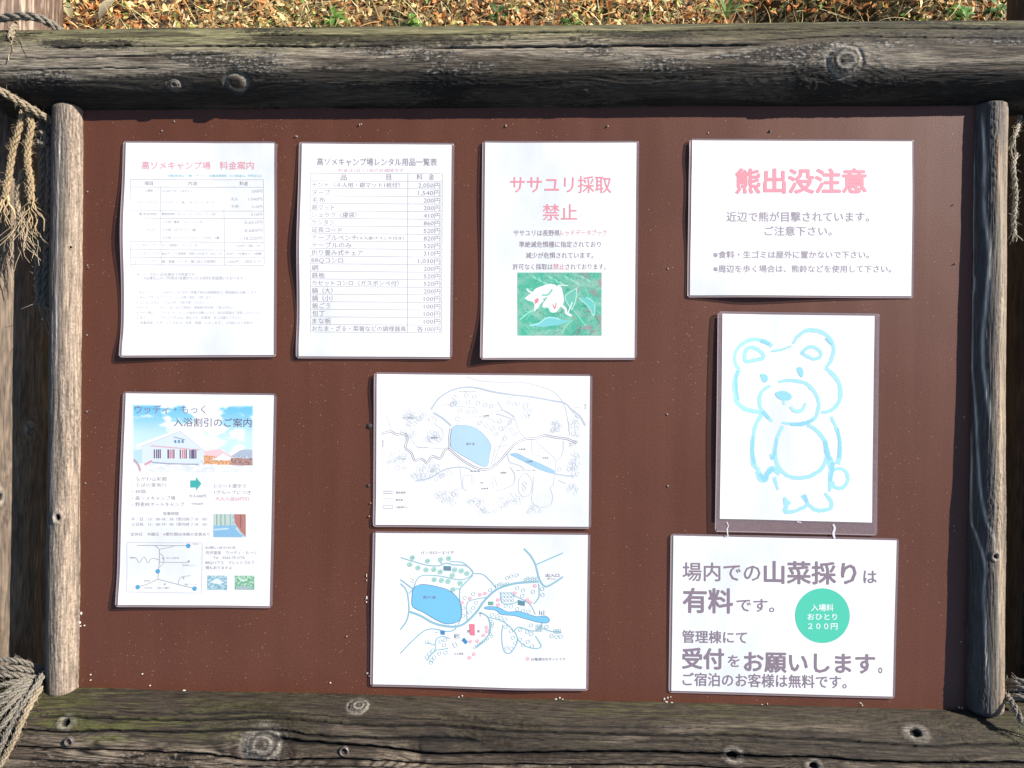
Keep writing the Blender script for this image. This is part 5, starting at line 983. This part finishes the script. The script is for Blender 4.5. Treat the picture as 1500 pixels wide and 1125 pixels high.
def plant(name, label, px_, py_, nleaf, ll, lw, colr, seed, upright=0.7, cat='plant', stems=0):
    w = G(px_, py_); rs = np.random.default_rng(seed); z0 = float(gh(np.array(w.x), np.array(w.y))); o = (w.x, w.y, z0); t = thing(name, label, cat, o, 'green plants rising from the litter', world_space=True)
    for k in range(nleaf):
        yaw = 2.4 * k + rs.normal(0, 0.3); L = ll * rs.uniform(0.6, 1.15); K = 7; tt = np.linspace(0, 1, K); el = upright * rs.uniform(0.7, 1.3); a = el - 1.3 * tt * rs.uniform(0.5, 1.1); dx = np.cumsum(np.cos(a)) / K * L; dz = np.cumsum(np.sin(a)) / K * L; h0 = rs.uniform(0.015, 0.045)
        wd = lw * np.sin(np.pi * np.clip(tt * 0.93 + 0.05, 0, 1)) ** 0.7 / 2; p = np.stack([dx * math.cos(yaw), dx * math.sin(yaw), dz + h0], -1); sd = np.array([-math.sin(yaw), math.cos(yaw), 0])
        V = np.concatenate([p, p + sd * wd[:, None] + [0, 0, 1] * (wd * 0.35)[:, None], p - sd * wd[:, None] + [0, 0, 1] * (wd * 0.35)[:, None], p[:1] * 0 + [0, 0, -0.01]])
        F = [(i, i + 1, K + i + 1, K + i) for i in range(K - 1)] + [(2 * K + i, 2 * K + i + 1, i + 1, i) for i in range(K - 1)] + [(3 * K, 0, K), (3 * K, 2 * K, 0)]
        c = np.array(colr) * rs.uniform(0.75, 1.3); C = np.repeat(c[None], len(V), 0); C[:K] *= 0.8
        mesh_obj('leaf', V, F, M_GREEN, t, C, smooth=True)
    return t
plant('leafy_weed', 'yellow green weed with rounded leaves beside the left support post', 96, 40, 12, 0.045, 0.020, (0.34, 0.33, 0.08), 1)
plant('leafy_weed', 'bright green weed with narrow leaves, above the gap between the first two top notices', 494, 42, 11, 0.055, 0.016, (0.15, 0.28, 0.05), 2)
plant('leafy_weed', 'bright green broad leaved weed above the top right corner of the rental list', 604, 44, 14, 0.050, 0.022, (0.17, 0.33, 0.06), 3, 0.4)
plant('leafy_weed', 'dull green weed beside a tall straw stalk, above the lily notice', 728, 34, 8, 0.05, 0.014, (0.09, 0.15, 0.04), 4)
plant('leafy_weed', 'low green weed above the right edge of the lily notice', 836, 42, 9, 0.045, 0.016, (0.13, 0.24, 0.05), 5, 0.4)
plant('grass_tuft', 'tuft of long arching green grass blades just left of the fallen beam', 1062, 30, 13, 0.12, 0.008, (0.20, 0.30, 0.09), 6, 1.2)
plant('leafy_weed', 'low green weed near the right end of the top rail', 1395, 40, 12, 0.045, 0.018, (0.13, 0.28, 0.05), 7, 0.4)
plant('leafy_weed', 'dark green weed close against the right support post', 1446, 38, 10, 0.045, 0.018, (0.09, 0.19, 0.04), 8, 0.5)
plant('leafy_weed', 'pale yellow green weed a little right of the fallen beam', 1420, 14, 9, 0.05, 0.014, (0.34, 0.32, 0.10), 9, 0.8)

def fallen_leaf(label, px_, py_, L, W, yaw, colr, seed, pitch=0.35):
    w = G(px_, py_); z0 = float(gh(np.array(w.x), np.array(w.y))) + 0.045; K = 9; tt = np.linspace(0, 1, K); wd = W / 2 * np.sin(np.pi * (0.04 + 0.94 * tt)) ** 0.8
    d = np.array([math.cos(yaw) * math.cos(pitch), math.sin(yaw) * math.cos(pitch), math.sin(pitch)]); sd = np.array([-math.sin(yaw), math.cos(yaw), 0.15]); up = np.cross(d, sd)
    p = (tt - 0.5)[:, None] * L * d + (0.10 * L * np.sin(tt * 3.1))[:, None] * up; V = np.concatenate([p, p + sd * wd[:, None] + up * (wd * 0.4)[:, None], p - sd * wd[:, None] + up * (wd * 0.4)[:, None]])
    F = [(i, i + 1, K + i + 1, K + i) for i in range(K - 1)] + [(2 * K + i, 2 * K + i + 1, i + 1, i) for i in range(K - 1)]
    C = np.repeat(np.array(colr)[None], len(V), 0); C[:K] *= 0.75; ob = mesh_obj('fallen_leaf', V, F, M_LEAF, None, C, smooth=True); ob.location = (w.x, w.y, z0)
    ob['label'] = label; ob['category'] = 'leaf'; ob['group'] = 'large pale leaves on the litter'
fallen_leaf('large pale cream pointed leaf in the litter behind the left end of the top rail', 170, 36, 0.085, 0.034, 0.95, (0.52, 0.44, 0.28), 1)
fallen_leaf('small pale leaf standing on edge close to the left support post', 116, 40, 0.050, 0.026, 1.8, (0.50, 0.44, 0.24), 2, 0.6)
fallen_leaf('light tan leaf beside the bright green weed above the rental list', 560, 30, 0.055, 0.024, 0.4, (0.46, 0.32, 0.16), 3)
fallen_leaf('rust orange leaf in the litter above the bear warning', 1300, 34, 0.050, 0.030, 2.6, (0.42, 0.13, 0.04), 4)

# tall straw stalks, thin cylinders with a bend
def stalk(label, px_, py_, h, lean, colr, seed):
    w = G(px_, py_); rs = np.random.default_rng(seed); t_ = np.linspace(0, 1, 10); p = np.stack([lean * h * t_ ** 1.3, 0.1 * h * t_, h * t_], -1) + 0.002 * rs.normal(size=(10, 3)); v, f = tube(p, 0.0022 * (1 - 0.5 * t_), 6)
    ob = mesh_obj('straw_stalk', v, f, M_LEAF, None, np.repeat(np.array(colr)[None], len(v), 0), smooth=True); ob.location = (w.x, w.y, float(gh(np.array(w.x), np.array(w.y)))); ob['label'] = label; ob['category'] = 'stalk'; ob['group'] = 'stalks standing in the litter'
stalk('upright yellow straw stalk above the left part of the price guide', 124, 40, 0.16, 0.05, (0.50, 0.38, 0.15), 1)
stalk('upright green stalk behind the top rail, above the left part of the lily notice', 745, 40, 0.17, 0.02, (0.30, 0.34, 0.12), 2)
stalk('pale straw stalk above the gap between the lily notice and the bear warning', 1012, 38, 0.17, 0.02, (0.50, 0.42, 0.18), 3)
stalk('green stalk in front of the fallen beam', 1168, 40, 0.17, 0.0, (0.26, 0.34, 0.12), 4)
stalk('leaning brown straw stalk left of the fallen beam', 1118, 36, 0.15, -0.25, (0.40, 0.26, 0.12), 5)
stalk('straw stalk rising at the right end of the fallen beam', 1340, 40, 0.13, 0.2, (0.48, 0.36, 0.16), 6)

# weathered beam lying in the litter, hollow dark gap below it
BI = BM.inverted()
def style_beam(d):
    t = np.clip(0.55 + 0.45 * d['fib'] + 0.3 * d['patch'], 0, 1); return mix((0.10, 0.085, 0.06), (0.40, 0.36, 0.26), t)
w1 = G(1095, 12); w2 = G(1330, 18); A_ = BI @ Vector((w1.x, w1.y, 0.062)); B_ = BI @ Vector((w2.x, w2.y, 0.058)); mid = (A_ + B_) / 2
bt = thing('fallen_beam', 'pale weathered round beam lying in the litter behind the top rail, dark hollow below', 'beam', tuple(mid))
log_mesh('beam_body', bt, tuple(A_), tuple(B_), 0.022, 260, 48, style_beam, seed=401, mt=M_WOOD, cap=(0.01, 0.01), orig=tuple(mid), rings=6)
